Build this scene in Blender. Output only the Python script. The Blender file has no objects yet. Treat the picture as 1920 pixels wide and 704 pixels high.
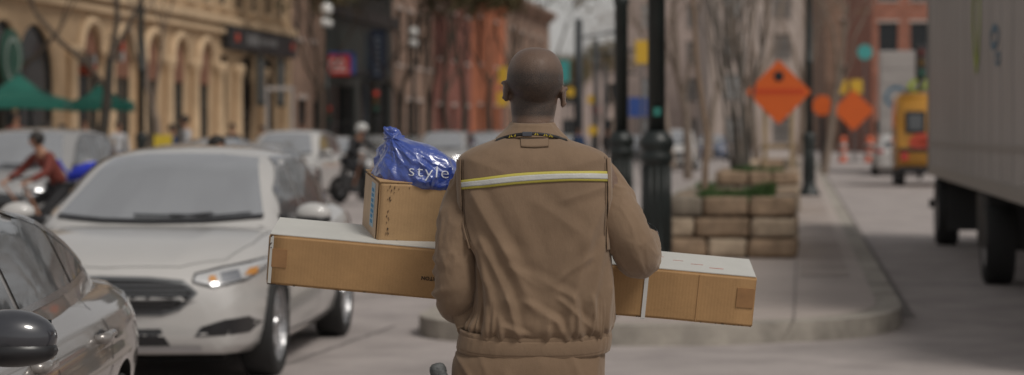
import bpy, bmesh, math, random
from mathutils import Vector, Matrix, noise
from mathutils.bvhtree import BVHTree
R = math.radians
random.seed(7)
sc = bpy.context.scene
# ------------------------------------------------------------------ camera, sky, sun, exposure
F = 4267.0; HZ = 250.0; H = 1.56
cam_d = bpy.data.cameras.new("camera"); cam = bpy.data.objects.new("camera", cam_d)
sc.collection.objects.link(cam); sc.camera = cam
cam.location = (0, 0, H); cam.rotation_euler = (R(90), 0, 0)
cam_d.sensor_width = 36; cam_d.lens = F/1920*36; cam_d.shift_y = -(352-HZ)/1920
cam_d.clip_start = .1; cam_d.clip_end = 3000
cam_d.dof.use_dof = True; cam_d.dof.focus_distance = 6.15; cam_d.dof.aperture_fstop = 3.1
cam_d.dof.aperture_blades = 9
w = bpy.data.worlds.new("World"); sc.world = w; w.use_nodes = True
nt = w.node_tree; nt.nodes.clear()
wo = nt.nodes.new('ShaderNodeOutputWorld'); bg = nt.nodes.new('ShaderNodeBackground')
sky = nt.nodes.new('ShaderNodeTexSky'); sky.sky_type = 'NISHITA'; sky.sun_disc = False
SUN_EL, SUN_AZ = R(52), R(138)          # azimuth of the sun clockwise from +Y
sky.sun_elevation = SUN_EL; sky.sun_rotation = SUN_AZ
sky.air_density = 1.0; sky.dust_density = 1.5; sky.ozone_density = 1.0
hs = nt.nodes.new('ShaderNodeHueSaturation'); hs.inputs['Saturation'].default_value = .12
mixc = nt.nodes.new('ShaderNodeMix'); mixc.data_type = 'RGBA'; mixc.blend_type = 'MULTIPLY'
mixc.inputs[0].default_value = 1; mixc.inputs[7].default_value = (1.0, .965, .935, 1)
bg.inputs['Strength'].default_value = .10
nt.links.new(sky.outputs[0], hs.inputs['Color']); nt.links.new(hs.outputs[0], mixc.inputs[6])
cl = nt.nodes.new('ShaderNodeMix'); cl.data_type = 'RGBA'; cl.blend_type = 'ADD'; cl.inputs[0].default_value = 1   # even cloud layer
wn = nt.nodes.new('ShaderNodeTexNoise'); wn.inputs['Scale'].default_value = 3.0; wn.inputs['Detail'].default_value = 6; wtc = nt.nodes.new('ShaderNodeTexCoord'); wr = nt.nodes.new('ShaderNodeValToRGB')
wr.color_ramp.elements[0].position = .3; wr.color_ramp.elements[0].color = (.30, .285, .275, 1); wr.color_ramp.elements[1].position = .7; wr.color_ramp.elements[1].color = (1.75, 1.69, 1.63, 1)
nt.links.new(wtc.outputs['Generated'], wn.inputs[0]); nt.links.new(wn.outputs[0], wr.inputs[0]); nt.links.new(mixc.outputs[2], cl.inputs[6]); nt.links.new(wr.outputs[0], cl.inputs[7])
nt.links.new(cl.outputs[2], bg.inputs[0]); nt.links.new(bg.outputs[0], wo.inputs[0])
sd = bpy.data.lights.new("sun", 'SUN'); sun = bpy.data.objects.new("sun", sd); sc.collection.objects.link(sun)
sd.energy = 2.3; sd.angle = R(16); sd.color = (1, .95, .88)
sdir = Vector((math.sin(SUN_AZ)*math.cos(SUN_EL), math.cos(SUN_AZ)*math.cos(SUN_EL), math.sin(SUN_EL)))
sun.rotation_euler = sdir.to_track_quat('Z', 'Y').to_euler()
vs = sc.view_settings; vs.view_transform = 'Standard'; vs.look = 'None'; vs.gamma = 1; vs.use_curve_mapping = False
vs.exposure = -0.50
sc.render.engine = 'CYCLES'; sc.cycles.use_denoising = True; sc.cycles.max_bounces = 6
C = sc.collection
# street frame: vanishing point at pixel x 1500
TH = math.atan((1500-960)/F); SX, SY = math.sin(TH), math.cos(TH)
def at(px, py, Y): return Vector(((px-960)/F*Y, Y, H-(py-HZ)/F*Y))
def gx(px, Y, z=0.): return Vector(((px-960)/F*Y, Y, z))
def st(v, u, z=0.): return Vector((u*SX+v*SY, u*SY-v*SX, z))
def Yv(px, v): # depth where the street line at offset v crosses pixel column px
    k = (px-960)/F
    return v/(k*SY-SX)
# ------------------------------------------------------------------ materials
MATS = {}
def mat(name, col, rough=.6, metal=0., noise_amt=0., noise_scale=8., bump=0., bump_scale=60., coat=0., emit=None, spec=.5, col2=None, aniso=None, ior=None):
    if name in MATS: return MATS[name]
    m = bpy.data.materials.new(name); m.use_nodes = True; n = m.node_tree; b = n.nodes['Principled BSDF']
    b.inputs['Base Color'].default_value = (*col, 1); b.inputs['Roughness'].default_value = rough
    b.inputs['Metallic'].default_value = metal; b.inputs['Coat Weight'].default_value = coat
    b.inputs['Coat Roughness'].default_value = .04
    b.inputs['Specular IOR Level'].default_value = spec
    if ior: b.inputs['IOR'].default_value = ior
    tc = n.nodes.new('ShaderNodeTexCoord')
    src = tc.outputs['Object']
    if aniso:
        mp = n.nodes.new('ShaderNodeMapping'); mp.inputs['Scale'].default_value = aniso
        n.links.new(src, mp.inputs[0]); src = mp.outputs[0]
    if noise_amt > 0 or col2:
        t = n.nodes.new('ShaderNodeTexNoise'); t.inputs['Scale'].default_value = noise_scale; t.inputs['Detail'].default_value = 6
        t.inputs['Roughness'].default_value = .65
        r = n.nodes.new('ShaderNodeValToRGB'); r.color_ramp.elements[0].position = .32; r.color_ramp.elements[1].position = .68
        c2 = col2 if col2 else tuple(min(1, c*(1+noise_amt)) for c in col)
        c1 = col if col2 else tuple(c*(1-noise_amt) for c in col)
        r.color_ramp.elements[0].color = (*c1, 1); r.color_ramp.elements[1].color = (*c2, 1)
        n.links.new(src, t.inputs[0]); n.links.new(t.outputs[0], r.inputs[0]); n.links.new(r.outputs[0], b.inputs['Base Color'])
    if bump > 0:
        t = n.nodes.new('ShaderNodeTexNoise'); t.inputs['Scale'].default_value = bump_scale; t.inputs['Detail'].default_value = 5
        bp = n.nodes.new('ShaderNodeBump'); bp.inputs['Strength'].default_value = bump; bp.inputs['Distance'].default_value = .01
        n.links.new(src, t.inputs[0]); n.links.new(t.outputs[0], bp.inputs['Height']); n.links.new(bp.outputs[0], b.inputs['Normal'])
    if emit:
        b.inputs['Emission Color'].default_value = (*emit[:3], 1); b.inputs['Emission Strength'].default_value = emit[3]
    MATS[name] = m; return m
def glassy(name, col, mix=.3, rough=.03, tint=(.9, .93, .96)):
    if name in MATS: return MATS[name]
    m = bpy.data.materials.new(name); m.use_nodes = True; n = m.node_tree; b = n.nodes['Principled BSDF']
    b.inputs['Base Color'].default_value = (*col, 1); b.inputs['Roughness'].default_value = .3
    g = n.nodes.new('ShaderNodeBsdfGlossy'); g.inputs['Roughness'].default_value = rough; g.inputs['Color'].default_value = (*tint, 1)
    mx = n.nodes.new('ShaderNodeMixShader'); lw = n.nodes.new('ShaderNodeFresnel'); lw.inputs['IOR'].default_value = 1.5
    ad = n.nodes.new('ShaderNodeMath'); ad.operation = 'ADD'; ad.inputs[1].default_value = mix; ad.use_clamp = True
    n.links.new(lw.outputs[0], ad.inputs[0]); n.links.new(ad.outputs[0], mx.inputs[0])
    n.links.new(b.outputs[0], mx.inputs[1]); n.links.new(g.outputs[0], mx.inputs[2])
    n.links.new(mx.outputs[0], n.nodes['Material Output'].inputs[0])
    MATS[name] = m; return m
def brick(name, c1, c2, mortar, scale=1., bw=.24, rh=.075, ms=.012, bump=.4, axes=None):
    if name in MATS: return MATS[name]
    m = bpy.data.materials.new(name); m.use_nodes = True; n = m.node_tree; b = n.nodes['Principled BSDF']
    b.inputs['Roughness'].default_value = .85
    tc = n.nodes.new('ShaderNodeTexCoord'); sp = n.nodes.new('ShaderNodeSeparateXYZ'); cb = n.nodes.new('ShaderNodeCombineXYZ')
    ad = n.nodes.new('ShaderNodeMath'); ad.operation = 'ADD'
    n.links.new(tc.outputs['Object'], sp.inputs[0])
    if axes == 'floor':
        n.links.new(sp.outputs[0], cb.inputs[0]); n.links.new(sp.outputs[1], cb.inputs[1])
    else:
        n.links.new(sp.outputs[0], ad.inputs[0]); n.links.new(sp.outputs[1], ad.inputs[1])
        n.links.new(ad.outputs[0], cb.inputs[0]); n.links.new(sp.outputs[2], cb.inputs[1])
    bt = n.nodes.new('ShaderNodeTexBrick'); bt.inputs['Scale'].default_value = scale
    bt.inputs['Brick Width'].default_value = bw; bt.inputs['Row Height'].default_value = rh; bt.inputs['Mortar Size'].default_value = ms
    bt.inputs['Color1'].default_value = (*c1, 1); bt.inputs['Color2'].default_value = (*c2, 1); bt.inputs['Mortar'].default_value = (*mortar, 1)
    n.links.new(cb.outputs[0], bt.inputs['Vector'])
    t = n.nodes.new('ShaderNodeTexNoise'); t.inputs['Scale'].default_value = 1.3; t.inputs['Detail'].default_value = 8
    n.links.new(tc.outputs['Object'], t.inputs[0])
    mr = n.nodes.new('ShaderNodeMapRange'); mr.inputs[1].default_value = .3; mr.inputs[2].default_value = .7; mr.inputs[3].default_value = .7; mr.inputs[4].default_value = 1.2
    n.links.new(t.outputs[0], mr.inputs[0])
    mx = n.nodes.new('ShaderNodeMix'); mx.data_type = 'RGBA'; mx.blend_type = 'MULTIPLY'; mx.inputs[0].default_value = 1
    n.links.new(bt.outputs[0], mx.inputs[6]); n.links.new(mr.outputs[0], mx.inputs[7]); n.links.new(mx.outputs[2], b.inputs['Base Color'])
    bp = n.nodes.new('ShaderNodeBump'); bp.inputs['Strength'].default_value = bump; bp.inputs['Distance'].default_value = .01; bp.invert = True
    n.links.new(bt.outputs['Fac'], bp.inputs['Height']); n.links.new(bp.outputs[0], b.inputs['Normal'])
    MATS[name] = m; return m
# ------------------------------------------------------------------ object helpers
def clean(me): me.validate(verbose=False)
def link(name, me, m=None, parent=None, smooth=False):
    o = bpy.data.objects.new(name, me); C.objects.link(o)
    if m is not None:
        for mm in (m if isinstance(m, (list, tuple)) else [m]): me.materials.append(mm)
    if smooth:
        for p in me.polygons: p.use_smooth = True
    if parent is not None: o.parent = parent
    return o
def obj(name, bm, m=None, parent=None, smooth=False, kind=None):
    me = bpy.data.meshes.new(name)
    bmesh.ops.recalc_face_normals(bm, faces=bm.faces)
    bm.to_mesh(me); bm.free(); o = link(name, me, m, parent, smooth)
    if kind: o['kind'] = kind
    return o
def tag(o, label, cat, group=None, kind=None):
    o['label'] = label; o['category'] = cat
    if group: o['group'] = group
    if kind: o['kind'] = kind
    return o
def thing(name, label, cat, loc=(0, 0, 0), rz=0., group=None):
    o = bpy.data.objects.new(name, None); C.objects.link(o); o.empty_display_size = .1
    o.location = loc; o.rotation_euler = (0, 0, rz); return tag(o, label, cat, group)
def dup(root, loc, rz=None, label=None, scale=None, group=None, mats=None):
    def rec(o, p):
        c = o.copy(); C.objects.link(c)
        if p is not None: c.parent = p
        if mats and o.type == 'MESH':
            for i, s in enumerate(c.material_slots):
                if s.material and s.material.name in mats:
                    nm = mats[s.material.name]; s.link = 'OBJECT'; s.material = nm
        for ch in o.children: rec(ch, c)
        return c
    r = rec(root, None); r.location = loc
    if rz is not None: r.rotation_euler = (0, 0, rz)
    if scale is not None: r.scale = (scale,)*3 if isinstance(scale, (int, float)) else scale
    if label: r['label'] = label
    if group: r['group'] = group
    return r
def box(bm, x0, x1, y0, y1, z0, z1, M=None, bev=0., mi=0):
    vs_ = [bm.verts.new((x, y, z)) for x in (x0, x1) for y in (y0, y1) for z in (z0, z1)]
    fs = [bm.faces.new([vs_[i] for i in q]) for q in ((0, 1, 3, 2), (4, 6, 7, 5), (0, 4, 5, 1), (2, 3, 7, 6), (0, 2, 6, 4), (1, 5, 7, 3))]
    for f in fs: f.material_index = mi
    if bev > 0:
        es = set(e for f in fs for e in f.edges)
        r = bmesh.ops.bevel(bm, geom=list(es), offset=bev, segments=2, affect='EDGES', profile=.5)
        vs_ = list(set(v for f in r['faces'] for v in f.verts) | set(v for v in vs_ if v.is_valid))
    if M is not None:
        for v in vs_:
            if v.is_valid: v.co = M @ v.co
    return vs_
def tube(bm, pts, rad, n=10, caps=True, flat=1.):
    pts = [Vector(p) for p in pts]; N = len(pts)
    rad = rad if isinstance(rad, (list, tuple)) else [rad]*N
    rings = []; up = None
    for i, p in enumerate(pts):
        t = (pts[min(i+1, N-1)]-pts[max(i-1, 0)])
        t = t.normalized() if t.length > 1e-9 else Vector((0, 0, 1))
        if up is None:
            up = Vector((1, 0, 0)) if abs(t.x) < .9 else Vector((0, 1, 0))
        up = (up-t*up.dot(t)); up = up.normalized() if up.length > 1e-6 else t.orthogonal().normalized()
        sd_ = t.cross(up)
        rings.append([bm.verts.new(p+(up*math.cos(a)+sd_*math.sin(a)*flat)*rad[i]) for a in [2*math.pi*k/n for k in range(n)]])
    for a, b in zip(rings, rings[1:]):
        for k in range(n): bm.faces.new((a[k], a[(k+1) % n], b[(k+1) % n], b[k]))
    if caps: bm.faces.new(rings[0][::-1]); bm.faces.new(rings[-1])
    return rings
def lathe(bm, prof, n=24, M=None, axis='z', caps=True):
    rings = []
    for r, z in prof:
        ring = []
        for k in range(n):
            a = 2*math.pi*k/n
            p = Vector((r*math.cos(a), r*math.sin(a), z)) if axis == 'z' else Vector((r*math.cos(a), z, r*math.sin(a)))
            ring.append(bm.verts.new(M @ p if M is not None else p))
        rings.append(ring)
    for a, b in zip(rings, rings[1:]):
        for k in range(n): bm.faces.new((a[k], a[(k+1) % n], b[(k+1) % n], b[k]))
    if caps and prof[0][0] > 1e-4: bm.faces.new(rings[0][::-1])
    if caps and prof[-1][0] > 1e-4: bm.faces.new(rings[-1])
    return rings
def prism(bm, pts, d, M=None):  # polygon in local xz, extruded along +y by d
    a = [bm.verts.new((p[0], 0, p[1])) for p in pts]; b = [bm.verts.new((p[0], d, p[1])) for p in pts]
    n = len(pts); bm.faces.new(a); bm.faces.new(b[::-1])
    for i in range(n): bm.faces.new((a[i], b[i], b[(i+1) % n], a[(i+1) % n]))
    if M is not None:
        for v in a+b: v.co = M @ v.co
    return a+b
def blob(bm, c, r, seg=16, M=None):
    res = bmesh.ops.create_uvsphere(bm, u_segments=seg, v_segments=seg//2+2, radius=1)
    T = Matrix.Translation(c) @ (M if M is not None else Matrix.Identity(4)) @ Matrix.Diagonal((*r, 1))
    bmesh.ops.transform(bm, matrix=T, verts=res['verts']); return res['verts']
def bake(o):
    dg = bpy.context.evaluated_depsgraph_get(); dg.update()
    me = bpy.data.meshes.new_from_object(o.evaluated_get(dg), depsgraph=dg)
    o.modifiers.clear(); o.data = me; return o
def cr(tab, x):   # catmull-rom through rows [x, a, b, ...]
    n = len(tab)
    if x <= tab[0][0]: return list(tab[0][1:])
    if x >= tab[-1][0]: return list(tab[-1][1:])
    i = max(k for k in range(n-1) if tab[k][0] <= x)
    p0, p1, p2, p3 = tab[max(i-1, 0)], tab[i], tab[i+1], tab[min(i+2, n-1)]
    h = p2[0]-p1[0]; t = (x-p1[0])/h; out = []
    for j in range(1, len(p1)):
        m1 = (p2[j]-p0[j])/(p2[0]-p0[0]) if p2[0] != p0[0] else 0
        m2 = (p3[j]-p1[j])/(p3[0]-p1[0]) if p3[0] != p1[0] else 0
        out.append((2*t**3-3*t*t+1)*p1[j]+(t**3-2*t*t+t)*h*m1+(-2*t**3+3*t*t)*p2[j]+(t**3-t*t)*h*m2)
    return out
def lerp(a, b, t): return a+(b-a)*t
def sstep(a, b, x):
    t = max(0, min(1, (x-a)/(b-a))); return t*t*(3-2*t)
def bvh_of(me): return BVHTree.FromPolygons([v.co for v in me.vertices], [tuple(p.vertices) for p in me.polygons])
def decal(bvh, pts, d, off=.003, sub=.05, back=2., thick=0.):
    """polygon of 3D points pushed along d onto the surface, returned as a bmesh lying off above it"""
    d = Vector(d).normalized(); bm = bmesh.new()
    vs_ = [bm.verts.new(p) for p in pts]; bm.faces.new(vs_)
    bmesh.ops.triangulate(bm, faces=bm.faces[:])
    for _ in range(7):
        es = [e for e in bm.edges if e.calc_length() > sub]
        if not es: break
        bmesh.ops.subdivide_edges(bm, edges=es, cuts=1); bmesh.ops.triangulate(bm, faces=[f for f in bm.faces if len(f.verts) > 3])
    lost = []; nn = {}
    for v in bm.verts:
        hit = bvh.ray_cast(v.co-d*back, d)
        if hit[0] is None: lost.append(v)
        else:
            nrm = hit[1] if hit[1].dot(d) < 0 else -hit[1]
            v.co = hit[0]+nrm*off
    if lost: bmesh.ops.delete(bm, geom=lost, context='VERTS')
    if thick:
        bmesh.ops.solidify(bm, geom=bm.faces[:], thickness=thick)
    return bm
def ribbon(bvh, pts, w_, d, off=.002, n=None, back=2., closed=False):
    """thin strip along a 3D polyline pushed along d on a surface"""
    d = Vector(d).normalized(); P = [Vector(p) for p in pts]
    if closed: P.append(P[0])
    Q = [P[0]]
    for a, b in zip(P, P[1:]):
        k = max(1, int((b-a).length/.04)) if n is None else n
        Q += [a.lerp(b, (i+1)/k) for i in range(k)]
    bm = bmesh.new(); prev = None
    for i, q in enumerate(Q):
        t = (Q[min(i+1, len(Q)-1)]-Q[max(i-1, 0)]).normalized(); s = t.cross(d).normalized()*w_/2
        row = []
        for sg in (-1, 1):
            hit = bvh.ray_cast(q+s*sg-d*back, d)
            if hit[0] is None: row = None; break
            nrm = hit[1] if hit[1].dot(d) < 0 else -hit[1]
            row.append(bm.verts.new(hit[0]+nrm*off))
        if row and prev: bm.faces.new((prev[0], row[0], row[1], prev[1]))
        prev = row
    return bm
def text_mesh(body, size, bold=0., spacing=1.):
    cu = bpy.data.curves.new("lettering", 'FONT'); cu.body = body; cu.size = size; cu.align_x = 'CENTER'; cu.align_y = 'CENTER'; cu.offset = bold
    cu.space_character = spacing; cu.resolution_u = 3
    o = bpy.data.objects.new("tmp_text", cu); C.objects.link(o)
    dg = bpy.context.evaluated_depsgraph_get(); dg.update()
    me = bpy.data.meshes.new_from_object(o.evaluated_get(dg), depsgraph=dg)
    bpy.data.objects.remove(o); bpy.data.curves.remove(cu)
    return me
def lettering(body, size, m, parent, loc, rot=(R(90), 0, 0), bold=0., spacing=1., depth=.004, name='lettering'):
    me = text_mesh(body, size, bold, spacing); bm = bmesh.new(); bm.from_mesh(me)
    bmesh.ops.remove_doubles(bm, verts=bm.verts, dist=1e-5)
    bmesh.ops.solidify(bm, geom=bm.faces[:], thickness=-depth)
    o = obj(name, bm, m, parent); o.location = loc; o.rotation_euler = rot; return o
def skin_graph(name, V, E, root, sub=2, m=None, parent=None, bakeit=True):
    """V: name -> (x,y,z,r) or (x,y,z,rx,ry); E: pairs"""
    me = bpy.data.meshes.new(name); ks = list(V); ix = {k: i for i, k in enumerate(ks)}
    me.from_pydata([V[k][:3] for k in ks], [(ix[a], ix[b]) for a, b in E], [])
    o = bpy.data.objects.new(name, me); C.objects.link(o)
    sk = o.modifiers.new('skin', 'SKIN'); sk.use_smooth_shade = True; sk.branch_smoothing = .4
    if not me.skin_vertices: 
        bpy.context.view_layer.objects.active = o
    dat = me.skin_vertices[0].data
    for k, i in ix.items():
        r = V[k][3:]; dat[i].radius = (r[0], r[1] if len(r) > 1 else r[0]); dat[i].use_root = (k == root)
    s = o.modifiers.new('sub', 'SUBSURF'); s.levels = sub; s.render_levels = sub
    if bakeit: bake(o)
    if m: o.data.materials.clear(); o.data.materials.append(m)
    if parent is not None: o.parent = parent
    for p in o.data.polygons: p.use_smooth = True
    return o
# ------------------------------------------------------------------ ground, road, island
m_road = mat('road_asphalt', (.36, .32, .305), .85, noise_amt=.2, noise_scale=1.3, bump=.6, bump_scale=70)
m_pave = mat('pale_concrete', (.40, .345, .315), .85, noise_amt=.08, noise_scale=1.2, bump=.3, bump_scale=50)
m_kerb = mat('kerb_concrete', (.33, .30, .26), .85, noise_amt=.38, noise_scale=2.2, bump=.4, bump_scale=40)
m_brickpave = brick('paver_brick', (.38, .315, .285), (.35, .30, .265), (.31, .27, .245), 1, .22, .11, .008, .3, axes='floor')
m_dark = mat('tar_seam', (.21, .19, .18), .9)
bm = bmesh.new()
q = [bm.verts.new(p) for p in ((-900, -40, 0), (900, -40, 0), (900, 1500, 0), (-900, 1500, 0))]; bm.faces.new(q)
obj('road', bm, m_road, kind='structure')
# island outline in street frame (v, u), kerb 0.15 high, rounded near end
def island_outline(inset=0.):
    P = []
    vl, vr, u0, rr = -2.95+inset, .83-inset, 16.55+inset, 2.1
    P.append((vr, 230)); P.append((vr, 60)); P.append((vr, 30)); P.append((vr, u0+rr+.6))
    for k in range(1, 9):
        a = k/8*R(78); P.append((vr-1.1*(1-math.cos(a)), u0+.55+rr*.9*(1-math.sin(a))-.0))
    P += [(-.6, u0+.22), (-1.4, u0+.08), (-2.1, u0+.15)]
    for k in range(1, 7):
        a = k/6*R(90); P.append((-2.1-(.85-inset)*math.sin(a), u0+.15+.9*(1-math.cos(a))))
    P += [(vl, 30), (vl, 230)]
    return P
def sheet(name, P, z0, z1, m):
    bm = bmesh.new(); top = [bm.verts.new(st(v, u, z1)) for v, u in P]; bot = [bm.verts.new(st(v, u, z0)) for v, u in P]
    bm.faces.new(top)
    for i in range(len(P)): bm.faces.new((top[i], bot[i], bot[(i+1) % len(P)], top[(i+1) % len(P)]))
    bmesh.ops.triangulate(bm, faces=[f for f in bm.faces if len(f.verts) > 4])
    return obj(name, bm, m, kind='structure')
sheet('kerb', island_outline(0), 0, .15, m_kerb)
sheet('pavement', island_outline(.2), .10, .156, m_pave)
# brick walk between planter and kerb
bm = bmesh.new()
q = [bm.verts.new(st(v, u, .162)) for v, u in ((.0, 22.5), (.48, 22.5), (.48, 200), (.0, 200))]; bm.faces.new(q)
obj('brick_path', bm, m_brickpave, kind='structure')
bm = bmesh.new()
for u in (18.4, 20.2, 22.0, 23.8, 25.6, 28, 30.5, 33, 36, 39, 42, 46, 50, 55, 60): strip_q = [bm.verts.new(st(v, uu, .1645)) for v, uu in ((.0 if u > 22.4 else -2.6, u), (.62, u), (.62, u+.012), (.0 if u > 22.4 else -2.6, u+.012))]; bm.faces.new(strip_q)
for v in (-1.4, -.05): bm.faces.new([bm.verts.new(st(a, b, .1655)) for a, b in ((v, 17.0), (v+.012, 17.0), (v+.012, 25.5), (v, 25.5))])
for u in (19.8, 21.6, 23.4, 25.2, 27, 29, 31, 34, 37, 40, 44, 48): bm.faces.new([bm.verts.new(st(v, uu, .1615)) for v, uu in ((.64, u), (.828, u), (.828, u+.02), (.64, u+.02))])
obj('paving_joints', bm, mat('joint_grey', (.20, .175, .16), .9), kind='structure')
# left pavement in front of the shops
bm = bmesh.new(); P = [st(v, u, 0) for v, u in ((-21, 20), (-15.5, 20), (-15.5, 320), (-21, 320))]
for z in (.15,):
    a = [bm.verts.new((p.x, p.y, z)) for p in P]; b = [bm.verts.new((p.x, p.y, 0)) for p in P]; bm.faces.new(a)
    for i in range(4): bm.faces.new((a[i], b[i], b[(i+1) % 4], a[(i+1) % 4]))
obj('shop_pavement', bm, m_pave, kind='structure')
bm = bmesh.new(); P = [st(v, u, 0) for v, u in ((8.2, 10), (40, 10), (40, 320), (8.2, 320))]
a = [bm.verts.new((p.x, p.y, .15)) for p in P]; b = [bm.verts.new((p.x, p.y, 0)) for p in P]; bm.faces.new(a)
for i in range(4): bm.faces.new((a[i], b[i], b[(i+1) % 4], a[(i+1) % 4]))
obj('far_pavement', bm, m_pave, kind='structure')
# road seams and slab joints
bm = bmesh.new()
def strip(bm, pts, w_, z):
    prev = None
    for i, p in enumerate(pts):
        p = Vector((p[0], p[1], 0)); t = Vector((*pts[min(i+1, len(pts)-1)], 0))-Vector((*pts[max(i-1, 0)], 0)); s = Vector((t.y, -t.x, 0)).normalized()*w_/2
        row = [bm.verts.new((p.x+s.x, p.y+s.y, z)), bm.verts.new((p.x-s.x, p.y-s.y, z))]
        if prev: bm.faces.new((prev[0], row[0], row[1], prev[1]))
        prev = row
rs = random.Random(3)
for a, b in (((480, 703), (740, 612)), ((650, 560), (800, 548))):
    A = gx(a[0], 6656/(a[1]-250)); B = gx(b[0], 6656/(b[1]-250)); pts = []
    for i in range(25):
        p = A.lerp(B, i/24); pts.append((p.x+rs.uniform(-.02, .02), p.y+rs.uniform(-.03, .03)))
    strip(bm, pts, .035, .004)
obj('road_seams', bm, m_dark, kind='structure')
m_line = mat('worn_road_paint', (.5, .47, .43), .8, noise_amt=.25, noise_scale=6)
bm = bmesh.new()
for u in range(30, 200, 9): strip(bm, [(st(-6.2, u).x, st(-6.2, u).y), (st(-6.2, u+3).x, st(-6.2, u+3).y)], .12, .004)
bg2 = bmesh.new(); strip(bg2, [(st(.90, u).x, st(.90, u).y) for u in (19.5, 40, 80, 220)], .14, .004); obj('kerb_shadow_line', bg2, mat('painted_kerb_shadow', (.17, .15, .14), .8, noise_amt=.2, noise_scale=3), kind='structure')  # darker strip paints the shadow line at the kerb foot
obj('road_markings', bm, m_line, kind='structure')
# grass strip beside and inside planters
m_grass = mat('grass_blades', (.045, .095, .02), .7, noise_amt=.5, noise_scale=4)
m_soil = mat('planter_soil', (.08, .055, .035), .95, noise_amt=.3, noise_scale=10, bump=.5)
def grass(name, v0, v1, u0, u1, z, n, label, seed, hgt=.16):
    rg = random.Random(seed); bm = bmesh.new()
    for _ in range(n):
        p = st(rg.uniform(v0, v1), rg.uniform(u0, u1), z); h_ = rg.uniform(.4, 1)*hgt*max(.25, .6+noise.noise(p*1.7)*1.6); a = rg.uniform(0, 6.28); w_ = rg.uniform(.008, .02)
        dx, dy = math.cos(a)*w_, math.sin(a)*w_; lx, ly = rg.uniform(-.06, .06), rg.uniform(-.06, .06)
        bm.faces.new([bm.verts.new(c) for c in ((p.x-dx, p.y-dy, z), (p.x+dx, p.y+dy, z), (p.x+lx, p.y+ly, z+h_))])
    o = obj(name, bm, m_grass); tag(o, label, 'grass', kind='stuff'); return o
m_stone = mat('planter_sandstone', (.27, .19, .125), .9, noise_amt=.38, noise_scale=3.2, bump=.8, bump_scale=18)
m_stone_grey = mat('planter_greystone', (.19, .16, .125), .9, noise_amt=.38, noise_scale=3.5, bump=.8, bump_scale=18)
m_stone_pale = mat('planter_palestone', (.37, .29, .21), .9, noise_amt=.3, noise_scale=3.5, bump=.8, bump_scale=18)
def planter(v0, v1, u0, u1, courses, ch, label, seed, blk=.50):
    rg = random.Random(seed); base = st(v0, u0, .156)
    t = thing('stone_planter', label, 'planter', base, -TH, 'stone planters down the traffic island')
    W_, D_ = v1-v0, u1-u0; T = .26
    bm = bmesh.new(); box(bm, T, W_-T, T, D_-T, 0, courses*ch-.08); obj('soil_bed', bm, m_soil, t)
    cnt = 0
    def course(axis, fixed0, fixed1, L0, L1, k):
        nonlocal cnt
        x = L0; first = True
        while x < L1-.05:
            w_ = blk*rg.uniform(.75, 1.35)
            if first and k % 2: w_ *= .6
            first = False
            if L1-(x+w_) < .22: w_ = L1-x
            bm = bmesh.new(); g = .009; z0, z1 = k*ch+g, (k+1)*ch-g
            j = rg.uniform(-.015, .02)
            if axis == 'x': box(bm, x+g, x+w_-g, fixed0-j, fixed1-.01, z0, z1)
            else: box(bm, fixed0-j, fixed1+j, x+g, x+w_-g, z0, z1)
            bmesh.ops.subdivide_edges(bm, edges=bm.edges[:], cuts=4, use_grid_fill=True)
            c = Vector((0, 0, 0))
            for v in bm.verts: c += v.co
            c /= len(bm.verts)
            hx = Vector((max(abs(v.co.x-c.x) for v in bm.verts), max(abs(v.co.y-c.y) for v in bm.verts), max(abs(v.co.z-c.z) for v in bm.verts)))
            for v in bm.verts:
                r = v.co-c; q = [min(1, abs(r[i])/hx[i]) for i in range(3)]
                edge = sorted(q)[1]
                s = 1-.055*max(0, (edge-.45)/.55)**3
                v.co = c+Vector((r[0]*(1-(1-s)*(.25/hx[0] if hx[0] > .25 else 1)), r[1]*s, r[2]*s))
                nz = noise.noise_vector((v.co+base)*7)*.024+noise.noise_vector((v.co+base)*24)*.009
                v.co += Vector((nz.x, nz.y, nz.z*.4))
            me_m = rg.choice([m_stone, m_stone, m_stone_grey, m_stone_pale])
            o = obj('stone_block', bm, me_m, t, smooth=True); cnt += 1
            x += w_
    for k in range(courses):
        course('x', 0, T, 0, W_, k)
        course('y', 0, T, T, D_-T, k)
        course('y', W_-T, W_, T, D_-T, k)
    bm = bmesh.new(); box(bm, 0, W_, D_-T, D_, 0, courses*ch-.01, bev=.02); obj('back_wall', bm, m_stone, t)
    return t
planter(-1.46, -.04, 25.6, 29.6, 3, .232, 'nearest low planter wall of three rough sandstone courses, on the island tip', 1)
planter(-1.46, -.02, 39.5, 44.0, 3, .25, 'second stone planter with a diamond sign and dark trunks, behind the nearest planter', 2)
planter(-1.46, -.02, 56.0, 60.0, 3, .25, 'third stone planter farthest along the island, behind the dark tree trunks', 3)
bm = bmesh.new(); bm.faces.new([bm.verts.new(st(v, u, .163)) for v, u in ((-2.5, 29.5), (-1.5, 29.5), (-1.5, 62), (-2.5, 62))]); obj('grass_bed', bm, mat('mown_turf', (.05, .085, .025), .9, noise_amt=.4, noise_scale=3), kind='structure')
grass('island_grass', -2.48, -1.5, 29.6, 60, .163, 22000, 'green grass strip left of the stone planters', 5, .22)
grass('planter_grass', -1.18, -.32, 25.9, 29.3, .76, 3800, 'green grass tufts growing in the nearest stone planter', 6, .17)
grass('planter_grass', -1.18, -.32, 39.8, 43.7, .8, 5500, 'green grass tufts growing around the dark trunks in the second planter', 8, .18)
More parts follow.
